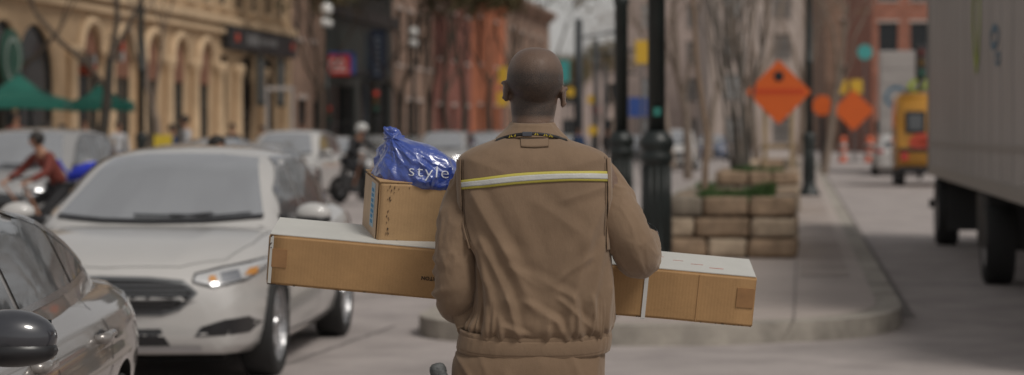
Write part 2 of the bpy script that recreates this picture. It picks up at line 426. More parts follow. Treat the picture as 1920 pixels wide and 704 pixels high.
# ------------------------------------------------------------------ lamp posts
m_black = mat('black_cast_iron', (.014, .019, .018), .42, noise_amt=.3, noise_scale=5, bump=.1, bump_scale=80)
m_globe = mat('white_glass_globe', (.62, .62, .6), .25, coat=.5)
def make_lamp(label, name='street_lamp', heads=4):
    t = thing(name, label, 'street lamp', (0, 0, 0), 0, 'black cast iron lamp posts')
    bm = bmesh.new()
    lathe(bm, [(.25, 0), (.25, .06), (.21, .1), (.17, .16), (.155, .24), (.13, .30), (.125, 1.12), (.15, 1.15), (.155, 1.2), (.13, 1.23), (.15, 1.27), (.16, 1.30), (.16, 1.345), (.12, 1.385), (.105, 1.42), (.0, 1.44)], 32)
    for k in range(12):
        a = k*math.pi/6; tube(bm, [(.127*math.cos(a), .127*math.sin(a), .32), (.122*math.cos(a), .122*math.sin(a), 1.1)], .016, 6)
    obj('pedestal', bm, m_black, t, True)
    bm = bmesh.new()
    lathe(bm, [(.0, 1.4), (.082, 1.41), (.082, 2.95), (.095, 2.97), (.095, 3.03), (.078, 3.05), (.062, 5.0), (.085, 5.03), (.085, 5.1), (.055, 5.13), (.05, 5.5), (.0, 5.5)], 24)
    obj('shaft', bm, m_black, t, True)
    bm = bmesh.new()
    for sgn in (-1, 1):
        tube(bm, [(0, 0, 5.0), (sgn*.18, 0, 5.02), (sgn*.34, 0, 4.98), (sgn*.4, 0, 5.1)], .025, 8)
    obj('crossarm', bm, m_black, t, True)
    for (x, z, r) in ((0, 5.72, .22), (-.4, 5.25, .14), (.4, 5.25, .14)):
        bm = bmesh.new(); lathe(bm, [(0, -r*1.0), (r*.45, -r*.95), (r*.95, -r*.3), (r, .1*r), (r*.8, .7*r), (r*.35, 1.05*r), (0, 1.1*r)], 20, Matrix.Translation((x, 0, z)))
        g = obj('globe', bm, m_globe, t, True)
        bm = bmesh.new(); lathe(bm, [(r*.5, -r*1.12), (r*.55, -r*.9), (r*.3, -r*.8)], 16, Matrix.Translation((x, 0, z))); 
        lathe(bm, [(r*.4, r*1.0), (r*.12, r*1.25), (r*.03, r*1.5), (0, r*1.5)], 12, Matrix.Translation((x, 0, z)))
        obj('fitter', bm, m_black, g, True)
    return t
lamp = make_lamp('nearest black lamp post with a fluted base and small teal sticker, beside the stone planter')
lamp.location = gx(1231, 21.0, .156)
bm = bmesh.new(); box(bm, -.035, .035, -.009, 0, 1.56, 1.64, bev=.003)
stk = obj('teal_sticker', bm, mat('teal_sticker', (.02, .17, .14), .5), lamp); stk.location = (0, -.084, 0)
dup(lamp, gx(1165, 27.5, .156), label='second black lamp post just left of the nearest one, behind his right shoulder')
dup(lamp, gx(1517, 51, .156), label='black lamp post on the island walk behind the large orange diamond sign')
bpy.data.objects.remove([o for o in C.objects if o.name.startswith('teal_sticker.001')][0]) if any(o.name.startswith('teal_sticker.001') for o in C.objects) else None
bpy.data.objects.remove([o for o in C.objects if o.name.startswith('teal_sticker.002')][0]) if any(o.name.startswith('teal_sticker.002') for o in C.objects) else None
# ------------------------------------------------------------------ the courier
PY = 6.17; K = F/PY
def PX(x, y, Y=PY): return Vector(((x-960)/K, Y, H-(y-HZ)/K))
m_skin = mat('dark_brown_skin', (.085, .045, .028), .42, noise_amt=.12, noise_scale=30, bump=.12, bump_scale=160)
# skin with shaved-hair stubble, whose density is a property of the scalp
def skin_stubble():
    m = bpy.data.materials.new('shaved_scalp'); m.use_nodes = True; n = m.node_tree; b = n.nodes['Principled BSDF']
    b.inputs['Coat Weight'].default_value = .18; b.inputs['Coat Roughness'].default_value = .42
    tc = n.nodes.new('ShaderNodeTexCoord'); sp = n.nodes.new('ShaderNodeSeparateXYZ'); n.links.new(tc.outputs['Object'], sp.inputs[0])
    def MR(a, b_, c=0., d=1.):
        r = n.nodes.new('ShaderNodeMapRange'); r.interpolation_type = 'SMOOTHSTEP'
        for i, v in enumerate((a, b_, c, d)): r.inputs[i+1].default_value = v
        return r
    def M(op, x, y=None):
        q = n.nodes.new('ShaderNodeMath'); q.operation = op; q.use_clamp = True
        for i, v in enumerate((x, y)):
            if v is None: continue
            if isinstance(v, (int, float)): q.inputs[i].default_value = v
            else: n.links.new(v, q.inputs[i])
        return q.outputs[0]
    lo = MR(1.592, 1.618); n.links.new(sp.outputs[2], lo.inputs[0])     # nape hairline
    hi = MR(1.690, 1.760, 1.25, .28); n.links.new(sp.outputs[2], hi.inputs[0])   # thins on the crown
    dens = M('MULTIPLY', lo.outputs[0], hi.outputs[0])
    fr = MR(6.150, 6.195, 1, 0.); n.links.new(sp.outputs[1], fr.inputs[0]); dens = M('MULTIPLY', dens, fr.outputs[0])
    big = n.nodes.new('ShaderNodeTexNoise'); big.inputs['Scale'].default_value = 22; big.inputs['Detail'].default_value = 2; n.links.new(tc.outputs['Object'], big.inputs[0])
    fine = n.nodes.new('ShaderNodeTexNoise'); fine.inputs['Scale'].default_value = 520; fine.inputs['Detail'].default_value = 3; n.links.new(tc.outputs['Object'], fine.inputs[0])
    f1 = MR(.38, .62); n.links.new(fine.outputs[0], f1.inputs[0]); b1 = MR(.3, .7, .85, 1.05); n.links.new(big.outputs[0], b1.inputs[0])
    d2 = M('MULTIPLY', dens, b1.outputs[0]); sp2 = M('MULTIPLY', f1.outputs[0], .35); sp3 = M('ADD', sp2, .62); fac = M('MULTIPLY', d2, sp3)
    mx = n.nodes.new('ShaderNodeMix'); mx.data_type = 'RGBA'
    mx.inputs[6].default_value = (.165, .098, .064, 1); mx.inputs[7].default_value = (.012, .009, .0075, 1)
    n.links.new(fac, mx.inputs[0]); n.links.new(mx.outputs[2], b.inputs['Base Color'])
    bp = n.nodes.new('ShaderNodeBump'); bp.inputs['Strength'].default_value = .8; bp.inputs['Distance'].default_value = .003
    n.links.new(fine.outputs[0], bp.inputs['Height']); n.links.new(bp.outputs[0], b.inputs['Normal'])
    rr = n.nodes.new('ShaderNodeMapRange'); rr.inputs[3].default_value = .30; rr.inputs[4].default_value = .55
    n.links.new(dens, rr.inputs[0]); n.links.new(rr.outputs[0], b.inputs['Roughness'])
    return m
m_scalp = skin_stubble()
person = thing('person', 'shaven-headed courier in brown work jacket with yellow stripe, carrying boxes, seen from behind', 'person', (0, 0, 0))
# body, one continuous skin: skeleton + skull + ears remeshed into one surface
HC = PX(1001, 152, 6.17)      # skull centre
def body_mesh():
    parts = []
    def P(x, y, Y=PY, r=.05, r2=None): v = PX(x, y, Y); return (v.x, v.y, v.z, r) if r2 is None else (v.x, v.y, v.z, r, r2)
    V = {'pelvis': (.04, 6.19, .93, .145, .10), 'waist': (.045, 6.19, 1.07, .135, .095), 'chest': (.045, 6.18, 1.27, .15, .105),
         'upper': (.052, 6.175, 1.42, .12, .085), 'neck0': (.056, 6.172, 1.50, .060), 'neck1': (.057, 6.175, 1.57, .050), 'neck2': (.057, 6.19, 1.65, .050),
         # image-left arm: elbow bent, forearm running forward under the long box
         'shl': P(885, 312, 6.17, .052), 'ell': P(853, 572, 6.15, .04), 'wrl': P(880, 592, 6.40, .028), 'hal': P(886, 590, 6.49, .030, .018),
         # image-right arm: forearm over the box
         'shr': P(1120, 308, 6.17, .052), 'elr': P(1190, 488, 6.17, .04), 'wrr': P(1216, 440, 6.42, .028), 'har': P(1224, 447, 6.51, .030, .018),
         'hipl': (-.045, 6.19, .88, .09), 'knl': (-.06, 6.15, .50, .058), 'anl': (-.065, 6.22, .10, .038), 'tol': (-.075, 6.36, .04, .035),
         'hipr': (.13, 6.19, .88, .09), 'knr': (.15, 6.17, .50, .058), 'anr': (.155, 6.16, .10, .038), 'tor': (.165, 6.30, .04, .035)}
    E = [('pelvis', 'waist'), ('waist', 'chest'), ('chest', 'upper'), ('upper', 'neck0'), ('neck0', 'neck1'), ('neck1', 'neck2'),
         ('upper', 'shl'), ('shl', 'ell'), ('ell', 'wrl'), ('wrl', 'hal'), ('upper', 'shr'), ('shr', 'elr'), ('elr', 'wrr'), ('wrr', 'har'),
         ('pelvis', 'hipl'), ('hipl', 'knl'), ('knl', 'anl'), ('anl', 'tol'), ('pelvis', 'hipr'), ('hipr', 'knr'), ('knr', 'anr'), ('anr', 'tor')]
    sk = skin_graph('tmp_body', V, E, 'pelvis', 2); bm = bmesh.new(); bm.from_mesh(sk.data); bpy.data.objects.remove(sk)
    # skull: wide parietal, narrowing to the nape
    def add_head():
        res = bmesh.ops.create_uvsphere(bm, u_segments=64, v_segments=48, radius=1)
        for v in res['verts']:
            x, y, z = v.co
            hw = .0770
            if z > 0 and z < .999: kk = (1-z**2.45)**(1/2.45)/math.sqrt(1-z*z); x *= min(kk, 2); y *= min(kk, 2)
            wz = 1-.16*sstep(.0, -.9, z)-.02*z*z
            back = 1.0 if y > 0 else 1-.10*sstep(-.1, -.9, z)
            v.co = Vector((x*hw*wz*1.0, y*(.098 if y < 0 else .092)*back, z*(.089 if z > 0 else .083)))+HC+Vector((0, .012, .002))
    add_head()
    n0 = len(bm.verts)
    tube(bm, [HC+Vector((0, .030, -.005)), HC+Vector((-.001, .026, -.04)), HC+Vector((-.002, .020, -.07)), HC+Vector((-.003, .013, -.10)), (.056, 6.178, 1.55), (.055, 6.178, 1.50), (.052, 6.178, 1.45)], [.066, .0655, .0625, .0575, .0545, .056, .064], 40, flat=1.12)
    blob(bm, HC+Vector((0, .052, -.062)), (.060, .052, .066), 28)      # jaw / face
    blob(bm, HC+Vector((0, .070, -.020)), (.058, .036, .05), 28)
    blob(bm, HC+Vector((0, .085, -.118)), (.024, .022, .020), 16)      # chin
    blob(bm, HC+Vector((0, .10, .002)), (.050, .016, .014), 16)        # brow
    blob(bm, HC+Vector((0, .122, -.045)), (.016, .016, .014), 12)      # nose tip
    tube(bm, [HC+Vector((0, .100, -.002)), HC+Vector((0, .113, -.02)), HC+Vector((0, .124, -.042))], [.008, .010, .012], 10)
    for s in (-1, 1): blob(bm, HC+Vector((s*.014, .112, -.048)), (.010, .011, .008), 10)
    blob(bm, HC+Vector((0, .106, -.074)), (.026, .010, .006), 12); blob(bm, HC+Vector((0, .104, -.085)), (.023, .010, .007), 12)   # lips
    for s in (-1, 1): blob(bm, HC+Vector((s*.032, .088, -.012)), (.014, .014, .011), 12)    # eyes
    # ears: tilted shells with rim and lobe
    for s, dz, dy in ((-1, -.028, .020), (1, -.040, .020)):
        c = HC+Vector((s*.0790, dy, dz)); Rt = Matrix.Rotation(s*R(-30), 4, 'Z') @ Matrix.Rotation(R(-8), 4, 'X')
        ring = []
        for k in range(15):
            a = R(-115+k*17.5); ring.append(c+Rt @ Vector((s*.006+s*.002*math.sin(a*2), -.017*math.cos(a), .0225*math.sin(a)+.002)))
        tube(bm, ring, [.0042]*15, 8)
        blob(bm, c+Rt @ Vector((-s*.001, .0, 0)), (.0085, .017, .026), 18)
        blob(bm, c+Rt @ Vector((s*.001, -.003, -.022)), (.0065, .009, .010), 12)
    # fingers: five per hand, bent round the box
    def fingers(w0, fwd, side, down, thumb_side, curl):
        fwd, side, down = Vector(fwd).normalized(), Vector(side).normalized(), Vector(down).normalized()
        for i, (o, L) in enumerate(((-.030, .072), (-.010, .080), (.010, .076), (.028, .060))):
            p = [w0+side*o-fwd*.02]; d = fwd.copy(); p.append(p[0]+fwd*.045)
            for j, fr in enumerate((.46, .31, .23)):
                a = R(curl[j]); d = (fwd*math.cos(a)+down*math.sin(a)).normalized(); p.append(p[-1]+d*L*fr)
            tube(bm, p, [.0095, .0095, .0092, .0085, .0065], 10)
            blob(bm, p[-1], (.0068,)*3, 8)
        p0 = w0+side*thumb_side*.026-fwd*.045
        p = [p0, p0+side*thumb_side*.020+fwd*.022, p0+side*thumb_side*.034+fwd*.044+down*.008, p0+side*thumb_side*.036+fwd*.064+down*.014]
        tube(bm, p, [.0125, .0115, .0105, .0075], 10); blob(bm, p[-1], (.0078,)*3, 8)
    wl = Vector(P(886, 590, 6.51)[:3]); fingers(wl, (0, 1, .02), (1, 0, 0), (0, 0, 1), -1, (15, 50, 75))
    wr = Vector(P(1226, 450, 6.54)[:3]); fingers(wr, (.05, 1, -.05), (1, 0, 0), (0, 0, -1), -1, (20, 55, 80))
    me = bpy.data.meshes.new('body'); bm.to_mesh(me); bm.free()
    o = bpy.data.objects.new('body', me); C.objects.link(o)
    r = o.modifiers.new('r', 'REMESH'); r.mode = 'VOXEL'; r.voxel_size = .0036; r.use_smooth_shade = True
    s = o.modifiers.new('s', 'SMOOTH'); s.iterations = 4; s.factor = .5
    bake(o); me = o.data
    # tilt and turn the head a little
    for v in me.vertices:
        if v.co.z > 1.50:
            t = sstep(1.50, 1.62, v.co.z); piv = Vector((.057, 6.175, 1.56))
            v.co = piv+Matrix.Rotation(R(-1.5)*-t, 3, 'Y') @ Matrix.Rotation(R(3)*t, 3, 'Z') @ (v.co-piv)
    bm = bmesh.new(); bm.from_mesh(me); left = set(bm.verts); comps = []
    while left:
        s0 = left.pop(); comp = [s0]; st_ = [s0]
        while st_:
            for e in st_.pop().link_edges:
                for v in e.verts:
                    if v in left: left.remove(v); comp.append(v); st_.append(v)
        comps.append(comp)
    comps.sort(key=len, reverse=True)
    print('body pieces', [len(c) for c in comps[:5]])
    for c in comps[1:]: bmesh.ops.delete(bm, geom=c, context='VERTS')
    bm.to_mesh(me); bm.free()
    me.materials.clear(); me.materials.append(m_scalp)
    for p in me.polygons: p.use_smooth = True
    o.parent = person; return o
body = body_mesh()
for s in (-1, 1):
    bm = bmesh.new(); blob(bm, HC+Vector((s*.032, .094, -.012)), (.011, .011, .008), 14)
    e_ = obj('eye', bm, mat('eye_white', (.45, .42, .38), .2), body, True)
    bm = bmesh.new(); blob(bm, HC+Vector((s*.032, .1035, -.013)), (.0055, .0022, .0055), 12); obj('iris', bm, mat('dark_iris', (.01, .006, .004), .2), e_, True)
# cloth
def cloth(name, col, rough=.82):
    m = bpy.data.materials.new(name); m.use_nodes = True; n = m.node_tree; b = n.nodes['Principled BSDF']
    b.inputs['Roughness'].default_value = rough; b.inputs['Sheen Weight'].default_value = .25; b.inputs['Sheen Roughness'].default_value = .5
    b.inputs['Sheen Tint'].default_value = (1, .9, .8, 1); b.inputs['Specular IOR Level'].default_value = .25
    tc = n.nodes.new('ShaderNodeTexCoord')
    t = n.nodes.new('ShaderNodeTexNoise'); t.inputs['Scale'].default_value = 5; t.inputs['Detail'].default_value = 7; t.inputs['Roughness'].default_value = .7
    r = n.nodes.new('ShaderNodeValToRGB'); r.color_ramp.elements[0].position = .3; r.color_ramp.elements[1].position = .7
    r.color_ramp.elements[0].color = (*[c*.86 for c in col], 1); r.color_ramp.elements[1].color = (*[c*1.1 for c in col], 1)
    n.links.new(tc.outputs['Object'], t.inputs[0]); n.links.new(t.outputs[0], r.inputs[0]); n.links.new(r.outputs[0], b.inputs['Base Color'])
    w1 = n.nodes.new('ShaderNodeTexNoise'); w1.inputs['Scale'].default_value = 420; w1.inputs['Detail'].default_value = 2
    w2 = n.nodes.new('ShaderNodeTexNoise'); w2.inputs['Scale'].default_value = 22; w2.inputs['Detail'].default_value = 5
    mp = n.nodes.new('ShaderNodeMapping'); mp.inputs['Scale'].default_value = (1, 1, .55); mp.inputs['Rotation'].default_value = (0, .6, 0)
    n.links.new(tc.outputs['Object'], w1.inputs[0]); n.links.new(tc.outputs['Object'], mp.inputs[0]); n.links.new(mp.outputs[0], w2.inputs[0])
    b1 = n.nodes.new('ShaderNodeBump'); b1.inputs['Strength'].default_value = .35; b1.inputs['Distance'].default_value = .0012
    b2 = n.nodes.new('ShaderNodeBump'); b2.inputs['Strength'].default_value = .32; b2.inputs['Distance'].default_value = .012
    n.links.new(w1.outputs[0], b1.inputs['Height']); n.links.new(w2.outputs[0], b2.inputs['Height'])
    n.links.new(b1.outputs[0], b2.inputs['Normal']); n.links.new(b2.outputs[0], b.inputs['Normal'])
    return m
m_jack = cloth('brown_canvas', (.205, .138, .088)); m_trou = cloth('brown_twill', (.185, .122, .076))
m_stitch = cloth('brown_stitching', (.10, .062, .035))
# (py: xl, xr, back Y offset, front Y offset)
TOR = [[246, 949, 1049, .045, .060], [254, 940, 1056, .062, .064], [262, 925, 1068, .078, .068], [270, 905, 1092, .090, .075], [279, 882, 1118, .100, .085],
       [290, 865, 1136, .108, .095], [304, 857.5, 1144, .115, .105], [340, 857.5, 1146, .124, .12], [400, 860, 1144, .128, .13], [460, 864, 1145, .122, .135], [530, 867, 1151, .118, .138],
       [580, 865, 1153, .122, .142], [606, 863, 1151, .124, .142], [618, 865, 1146, .114, .134], [624, 866, 1144, .110, .13]]
HEM = [[612, 863, 1145, .112, .132], [620, 862, 1146, .116, .134], [632, 860, 1147, .119, .135], [645, 857, 1145.5, .118, .134], [652, 856, 1144, .114, .132], [655, 857, 1143, .108, .128]]
def ring_pt(tab, py, th, n=2.5, sag=0.):
    xl, xr, db, df = cr(tab, py); c, s = math.cos(th), math.sin(th)
    ex = 2/n; x = (xl+xr)/2+(xr-xl)/2*math.copysign(abs(c)**ex, c)
    d = (df if s > 0 else db)*math.copysign(abs(s)**ex, s)
    return PX(x, py+(sag*max(0, -s)**1.3), PY+d)
# creases on the back: (x1,y1,x2,y2,width px,height mm)
CR = [(866, 395, 893, 475, 9, -4), (893, 475, 910, 560, 9, -5), (893, 372, 948, 470, 17, 7), (948, 470, 992, 560, 15, 6), (905, 455, 955, 560, 12, 7), (955, 560, 975, 620, 9, 7), (1010, 380, 1075, 425, 15, 2.5),
      (1140, 365, 1098, 450, 16, 5), (1098, 450, 1072, 560, 15, 5.5), (1072, 560, 1088, 622, 9, 6.5), (1128, 455, 1108, 560, 11, 5), (1108, 560, 1122, 622, 9, 6),
      (990, 565, 1040, 592, 9, 5), (1040, 592, 1058, 622, 8, 5.5), (990, 510, 1062, 548, 11, 3.5), (902, 545, 915, 620, 9, 7), (885, 500, 893, 600, 9, 6),
      (935, 590, 938, 624, 7, 5), (1005, 598, 1002, 624, 6, 5), (1028, 606, 1024, 624, 5, 5), (1142, 540, 1138, 622, 8, 5), (1100, 480, 1045, 520, 9, 3),
      (960, 500, 1010, 535, 9, 3), (870, 420, 905, 520, 10, 5), (1125, 350, 1060, 372, 11, 2.2), (885, 300, 935, 318, 12, 1.8), (1120, 296, 1075, 310, 12, 2), (1050, 560, 1100, 600, 8, 4),
      (948, 600, 990, 615, 6, 4), (1062, 470, 1030, 560, 14, 2.5), (970, 400, 1000, 470, 18, 2.2)]
def crease_h(x, y):
    h = 0.
    for x1, y1, x2, y2, w_, a in CR:
        dx, dy = x2-x1, y2-y1; L2 = dx*dx+dy*dy; t = ((x-x1)*dx+(y-y1)*dy)/L2
        if t < -.5 or t > 1.5: continue
        L = math.sqrt(L2); s = ((x-x1)*dy-(y-y1)*dx)/L
        s += 4*noise.noise(Vector((x*.012, y*.012, x1*.3)))
        if abs(s) > w_*3.5: continue
        en = math.exp(-max(0, -t*L, (t-1)*L)**2/(2*(w_*.9)**2)) if (t < 0 or t > 1) else 1
        sa = math.sqrt(s*s+(.10*w_)**2)/w_; h += 1.35*a*en*(math.exp(-(sa*1.25)**1.25)-.45*math.exp(-((s-1.3*w_)/(w_*.8))**2))
    return h*.001
def wrinkle(p, seed, amp):   # sharp-ridged soft noise
    q = Vector((p.x*6.5+seed, p.y*6.5, p.z*4.2)); wv = noise.noise_vector(q*.7)*.6
    a = 1-abs(noise.noise(q+wv))*2; b = 1-abs(noise.noise((q+wv)*2.3))*2
    mk = sstep(-.15, .45, noise.noise(Vector((p.x*5+seed, p.y*2, p.z*4+9))))
    return amp*((a*abs(a)*.8+.2*b*abs(b))*(.25+1.25*mk))
NU, NV = 300, 250
def torso():
    bm = bmesh.new(); rows = []; pys = []
    for j in range(NV+1):
        t = j/NV; pys.append(246+(624-246)*(t**1.0))
    base = []
    for py in pys:
        sag = 10*sstep(560, 624, py)
        base.append([ring_pt(TOR, py, 2*math.pi*i/NU, 2.9, sag) for i in range(NU)])
    for j, py in enumerate(pys):
        row = []
        for i in range(NU):
            p = base[j][i]; a = base[j][(i+1) % NU]-base[j][i-1]; b = base[min(j+1, NV)][i]-base[max(j-1, 0)][i]
            nrm = a.cross(b); nrm = nrm.normalized() if nrm.length > 1e-12 else Vector((0, -1, 0))
            if nrm.y*(p.y-PY) < 0 and abs(nrm.y) > .15: nrm = -nrm
            xpx = 960+p.x*K; back = sstep(.0, .03, PY-p.y)
            h = crease_h(xpx, py)*back
            amp = .0014+.0022*sstep(420, 600, py)
            h += wrinkle(p, 3.1, amp)*sstep(250, 300, py)
            if back > 0 and py > 395:       # side panel tucked behind the arm
                lx = cr([[395, 862], [440, 874], [486, 893], [540, 907], [600, 912], [630, 905]], py)[0]
                h -= .030*sstep(395, 470, py)*(1-.65*sstep(575, 615, py))*sstep(lx+4, lx-13, xpx)*back
                h += .006*math.exp(-((xpx-lx-9)/8)**2)*sstep(395, 470, py)*(1-sstep(590, 620, py))*back
            # gathers above the hem
            g = sstep(545, 612, py)*(1-sstep(617, 624, py)); ang = 2*math.pi*i/NU
            gv = noise.noise(Vector((math.cos(ang)*6.5, math.sin(ang)*6.5, 4.0+py*.004))); h += g*(.010*(1-min(1, abs(gv)*3.2))**1.5-.002)
            # back yoke seam line, pinched
            h += -.0011*math.exp(-((py-609-8*back)/1.6)**2)
            if not math.isfinite(h): h = 0
            edge = sstep(0, 3, min(xpx-cr(TOR, py)[0], cr(TOR, py)[1]-xpx))
            p2 = p+nrm*h
            row.append(bm.verts.new(p2))
        rows.append(row)
    for r0, r1 in zip(rows, rows[1:]):
        for i in range(NU): bm.faces.new((r0[i], r0[(i+1) % NU], r1[(i+1) % NU], r1[i]))
    return obj('jacket', bm, m_jack, person, True)
jacket = torso(); bv_j = bvh_of(jacket.data)
def loft(tab, nv, nu, n, name, m, parent, sagf=None, wr=0., seed=1., fn=None, closed=False):
    bm = bmesh.new(); rows = []
    y0, y1 = tab[0][0], tab[-1][0]
    for j in range(nv+1):
        py = y0+(y1-y0)*j/nv; row = []
        for i in range(nu):
            th = 2*math.pi*i/nu; p = ring_pt(tab, py, th, n, sagf(py) if sagf else 0)
            c = Vector((sum(cr(tab, py)[:2])/2, 0, 0)); ctr = Vector(((c.x-960)/K, PY, p.z)); d = (p-ctr).normalized()
            h = wrinkle(p, seed, wr)
            if fn: h += fn(p, py, th)
            row.append(bm.verts.new(p+d*h))
        rows.append(row)
    for r0, r1 in zip(rows, rows[1:]):
        for i in range(nu): bm.faces.new((r0[i], r0[(i+1) % nu], r1[(i+1) % nu], r1[i]))
    return obj(name, bm, m, parent, True)
def hem_fn(p, py, th):
    g = noise.noise(Vector((math.cos(th)*10, math.sin(th)*10, 1.0)))
    return .0022*g+.0015*math.exp(-((py-616)/2.5)**2)-.0012*math.exp(-((py-622)/1.2)**2)-.001*math.exp(-((py-649)/1.2)**2)
loft(HEM, 44, 260, 2.9, 'hem_band', m_jack, jacket, lambda py: 13.0, .0015, 7., hem_fn)
TRO = [[636, 868, 1132, .10, .12], [655, 862, 1134, .112, .122], [675, 851, 1134, .122, .125], [704, 847, 1133, .128, .125], [760, 842, 1136, .125, .12], [790, 845, 1135, .115, .115]]
def tro_fn(p, py, th):
    x = 960+p.x*K
    h = 0
    for x1, y1, x2, y2, w_, a in ((862, 665, 900, 720, 5, 5), (905, 662, 925, 720, 7, 4), (1010, 668, 1000, 730, 9, 4), (1070, 660, 1095, 730, 7, 4.5), (1118, 662, 1108, 720, 6, 4.5), (950, 690, 985, 740, 8, 3)):
        dx, dy = x2-x1, y2-y1; L = math.hypot(dx, dy); t = ((x-x1)*dx+(py-y1)*dy)/L/L; s = ((x-x1)*dy-(py-y1)*dx)/L
        if -.4 < t < 1.4: h += a*.001*math.exp(-(s/w_)**2)*sstep(-.4, 0, t)*(1-sstep(1, 1.4, t))
    return h
trousers = loft(TRO, 60, 220, 2.7, 'trousers', m_trou, person, lambda py: 6.0, .003, 11., tro_fn)
for s, hx, kx, ax, ky, ay in ((-1, -.042, -.06, -.065, 6.15, 6.22), (1, .132, .15, .155, 6.17, 6.16)):
    bm = bmesh.new(); path = [(hx, 6.185, .86), (hx*.9+kx*.1, 6.18, .78), (kx, ky+.01, .62), (kx, ky, .50), (lerp(kx, ax, .5), lerp(ky, ay, .5)-.005, .3), (ax, ay, .10), (ax, ay+.005, .05)]
    rr = tube(bm, path, [.105, .112, .098, .086, .078, .072, .074], 28)
    bmesh.ops.subdivide_edges(bm, edges=bm.edges[:], cuts=2, use_grid_fill=True)
    for v in bm.verts: v.co += Vector((v.co.x-kx, v.co.y-ky, 0)).normalized()*(noise.noise(v.co*11)*.008)
    obj('trouser_leg', bm, m_trou, trousers, True)
    bm = bmesh.new(); blob(bm, (ax+s*.01, ay+.075, .05), (.052, .15, .05), 20); box(bm, ax-.045, ax+.06, ay-.07, ay+.215, .0, .03, bev=.012)
    for v in bm.verts: v.co.z = max(v.co.z, 0)
    obj('shoe', bm, mat('dark_boot_leather', (.03, .02, .015), .5), person, True)
# sleeves: path, radii across (rx) and in depth (ry)
def sleeve(path, name, seed, folds):
    n = len(path); NS, NT = 130, 96; bm = bmesh.new(); rows = []; up = Vector((1, 0, 0))
    tab = [[i, *p] for i, p in enumerate(path)]; P = []
    for j in range(NS+1):
        v = cr(tab, j/NS*(n-1)); P.append(v)
    C3 = [PX(v[0], v[1], v[2]) for v in P]; acc = 0; S = [0]
    for a, b in zip(C3, C3[1:]): acc += (b-a).length; S.append(acc)
    for j in range(NS+1):
        t = (C3[min(j+1, NS)]-C3[max(j-1, 0)]).normalized(); up = (up-t*up.dot(t)).normalized(); sd_ = t.cross(up); row = []
        for i in range(NT):
            a = 2*math.pi*i/NT; d = up*math.cos(a)+sd_*math.sin(a); p = C3[j]+up*math.cos(a)*P[j][3]+sd_*math.sin(a)*P[j][4]
            h = 0; s = S[j]
            for (s0, a0, sl, w_, amp, aw) in folds:      # position along, angle, slant, width, height, angular half-width
                da = (a-R(a0)+math.pi) % (2*math.pi)-math.pi
                e = (s-s0-sl*da+.004*noise.noise(Vector((a*2, s*14, seed)))); h += amp*(math.exp(-(e/w_)**2)-.5*math.exp(-((e-1.6*w_)/w_)**2))*math.exp(-(da/R(aw))**2)
            q = Vector((math.cos(a)*1.6, math.sin(a)*1.6, s*16+seed)); wv = noise.noise_vector(q*.8)*.7
            r1 = 1-2*abs(noise.noise(q+wv)); r2 = 1-2*abs(noise.noise((q+wv)*2.1))
            mk = sstep(-.2, .4, noise.noise(Vector((math.cos(a)*1.2, math.sin(a)*1.2, s*9-seed)))); h += (.0034*r1*abs(r1)+.0012*r2*abs(r2))*(.4+mk)
            row.append(bm.verts.new(p+d*h))
        rows.append(row)
    for r0, r1 in zip(rows, rows[1:]):
        for i in range(NT): bm.faces.new((r0[i], r0[(i+1) % NT], r1[(i+1) % NT], r1[i]))
    # turned-in cuff
    last = rows[-1]; c = C3[-1]; ins = [bm.verts.new(c+(v.co-c)*.86) for v in last]; t = (C3[-2]-C3[-1]).normalized(); deep = [bm.verts.new(c+(v.co-c)*.8+t*.03) for v in last]
    for i in range(NT):
        bm.faces.new((last[i], last[(i+1) % NT], ins[(i+1) % NT], ins[i])); bm.faces.new((ins[i], ins[(i+1) % NT], deep[(i+1) % NT], deep[i]))
    return obj(name, bm, m_jack, jacket, True)
# left in the picture: hangs almost straight, elbow at the hem, forearm forward under the box
sl = sleeve([(896, 309, 6.19, .038, .046), (888, 335, 6.188, .050, .053), (876, 372, 6.182, .060, .056), (862, 425, 6.16, .0605, .064), (857, 480, 6.15, .0575, .062), (855, 530, 6.145, .055, .058),
             (853, 562, 6.16, .052, .047), (858, 580, 6.21, .048, .042), (866, 586, 6.27, .042, .040), (872, 588, 6.34, .038, .037), (876, 590, 6.385, .037, .036)], 'sleeve', 1.7,
            [(.19, 215, .03, .012, .006, 60), (.26, 200, -.02, .010, .006, 70), (.32, 230, .025, .010, .007, 60), (.355, 250, -.02, .008, .007, 70), (.385, 225, .02, .008, .007, 80), (.41, 260, -.015, .007, .006, 80), (.13, 330, .04, .014, .005, 50), (.30, 320, .03, .012, .006, 50), (.36, 170, .02, .010, .006, 50), (.22, 275, .05, .012, .004, 60)])
# right in the picture: elbow out, forearm over the box
s_r = sleeve([(1110, 302, 6.19, .038, .046), (1121, 332, 6.188, .057, .053), (1138, 370, 6.18, .065, .058), (1161, 415, 6.155, .0655, .066), (1181, 452, 6.15, .063, .064), (1193, 476, 6.165, .061, .058),
              (1201, 486, 6.205, .058, .052), (1207, 480, 6.26, .054, .048), (1211, 470, 6.31, .050, .045), (1214, 462, 6.35, .047, .043)], 'sleeve', 5.3,
             [(.10, 250, .035, .013, .006, 60), (.16, 300, -.03, .012, .006, 60), (.20, 250, .03, .010, .006, 70), (.235, 290, -.02, .009, .006, 70), (.26, 240, .015, .008, .007, 80), (.285, 280, -.015, .008, .007, 90), (.05, 200, .05, .012, .005, 50), (.13, 190, .04, .012, .005, 45), (.18, 200, .03, .010, .005, 50)])
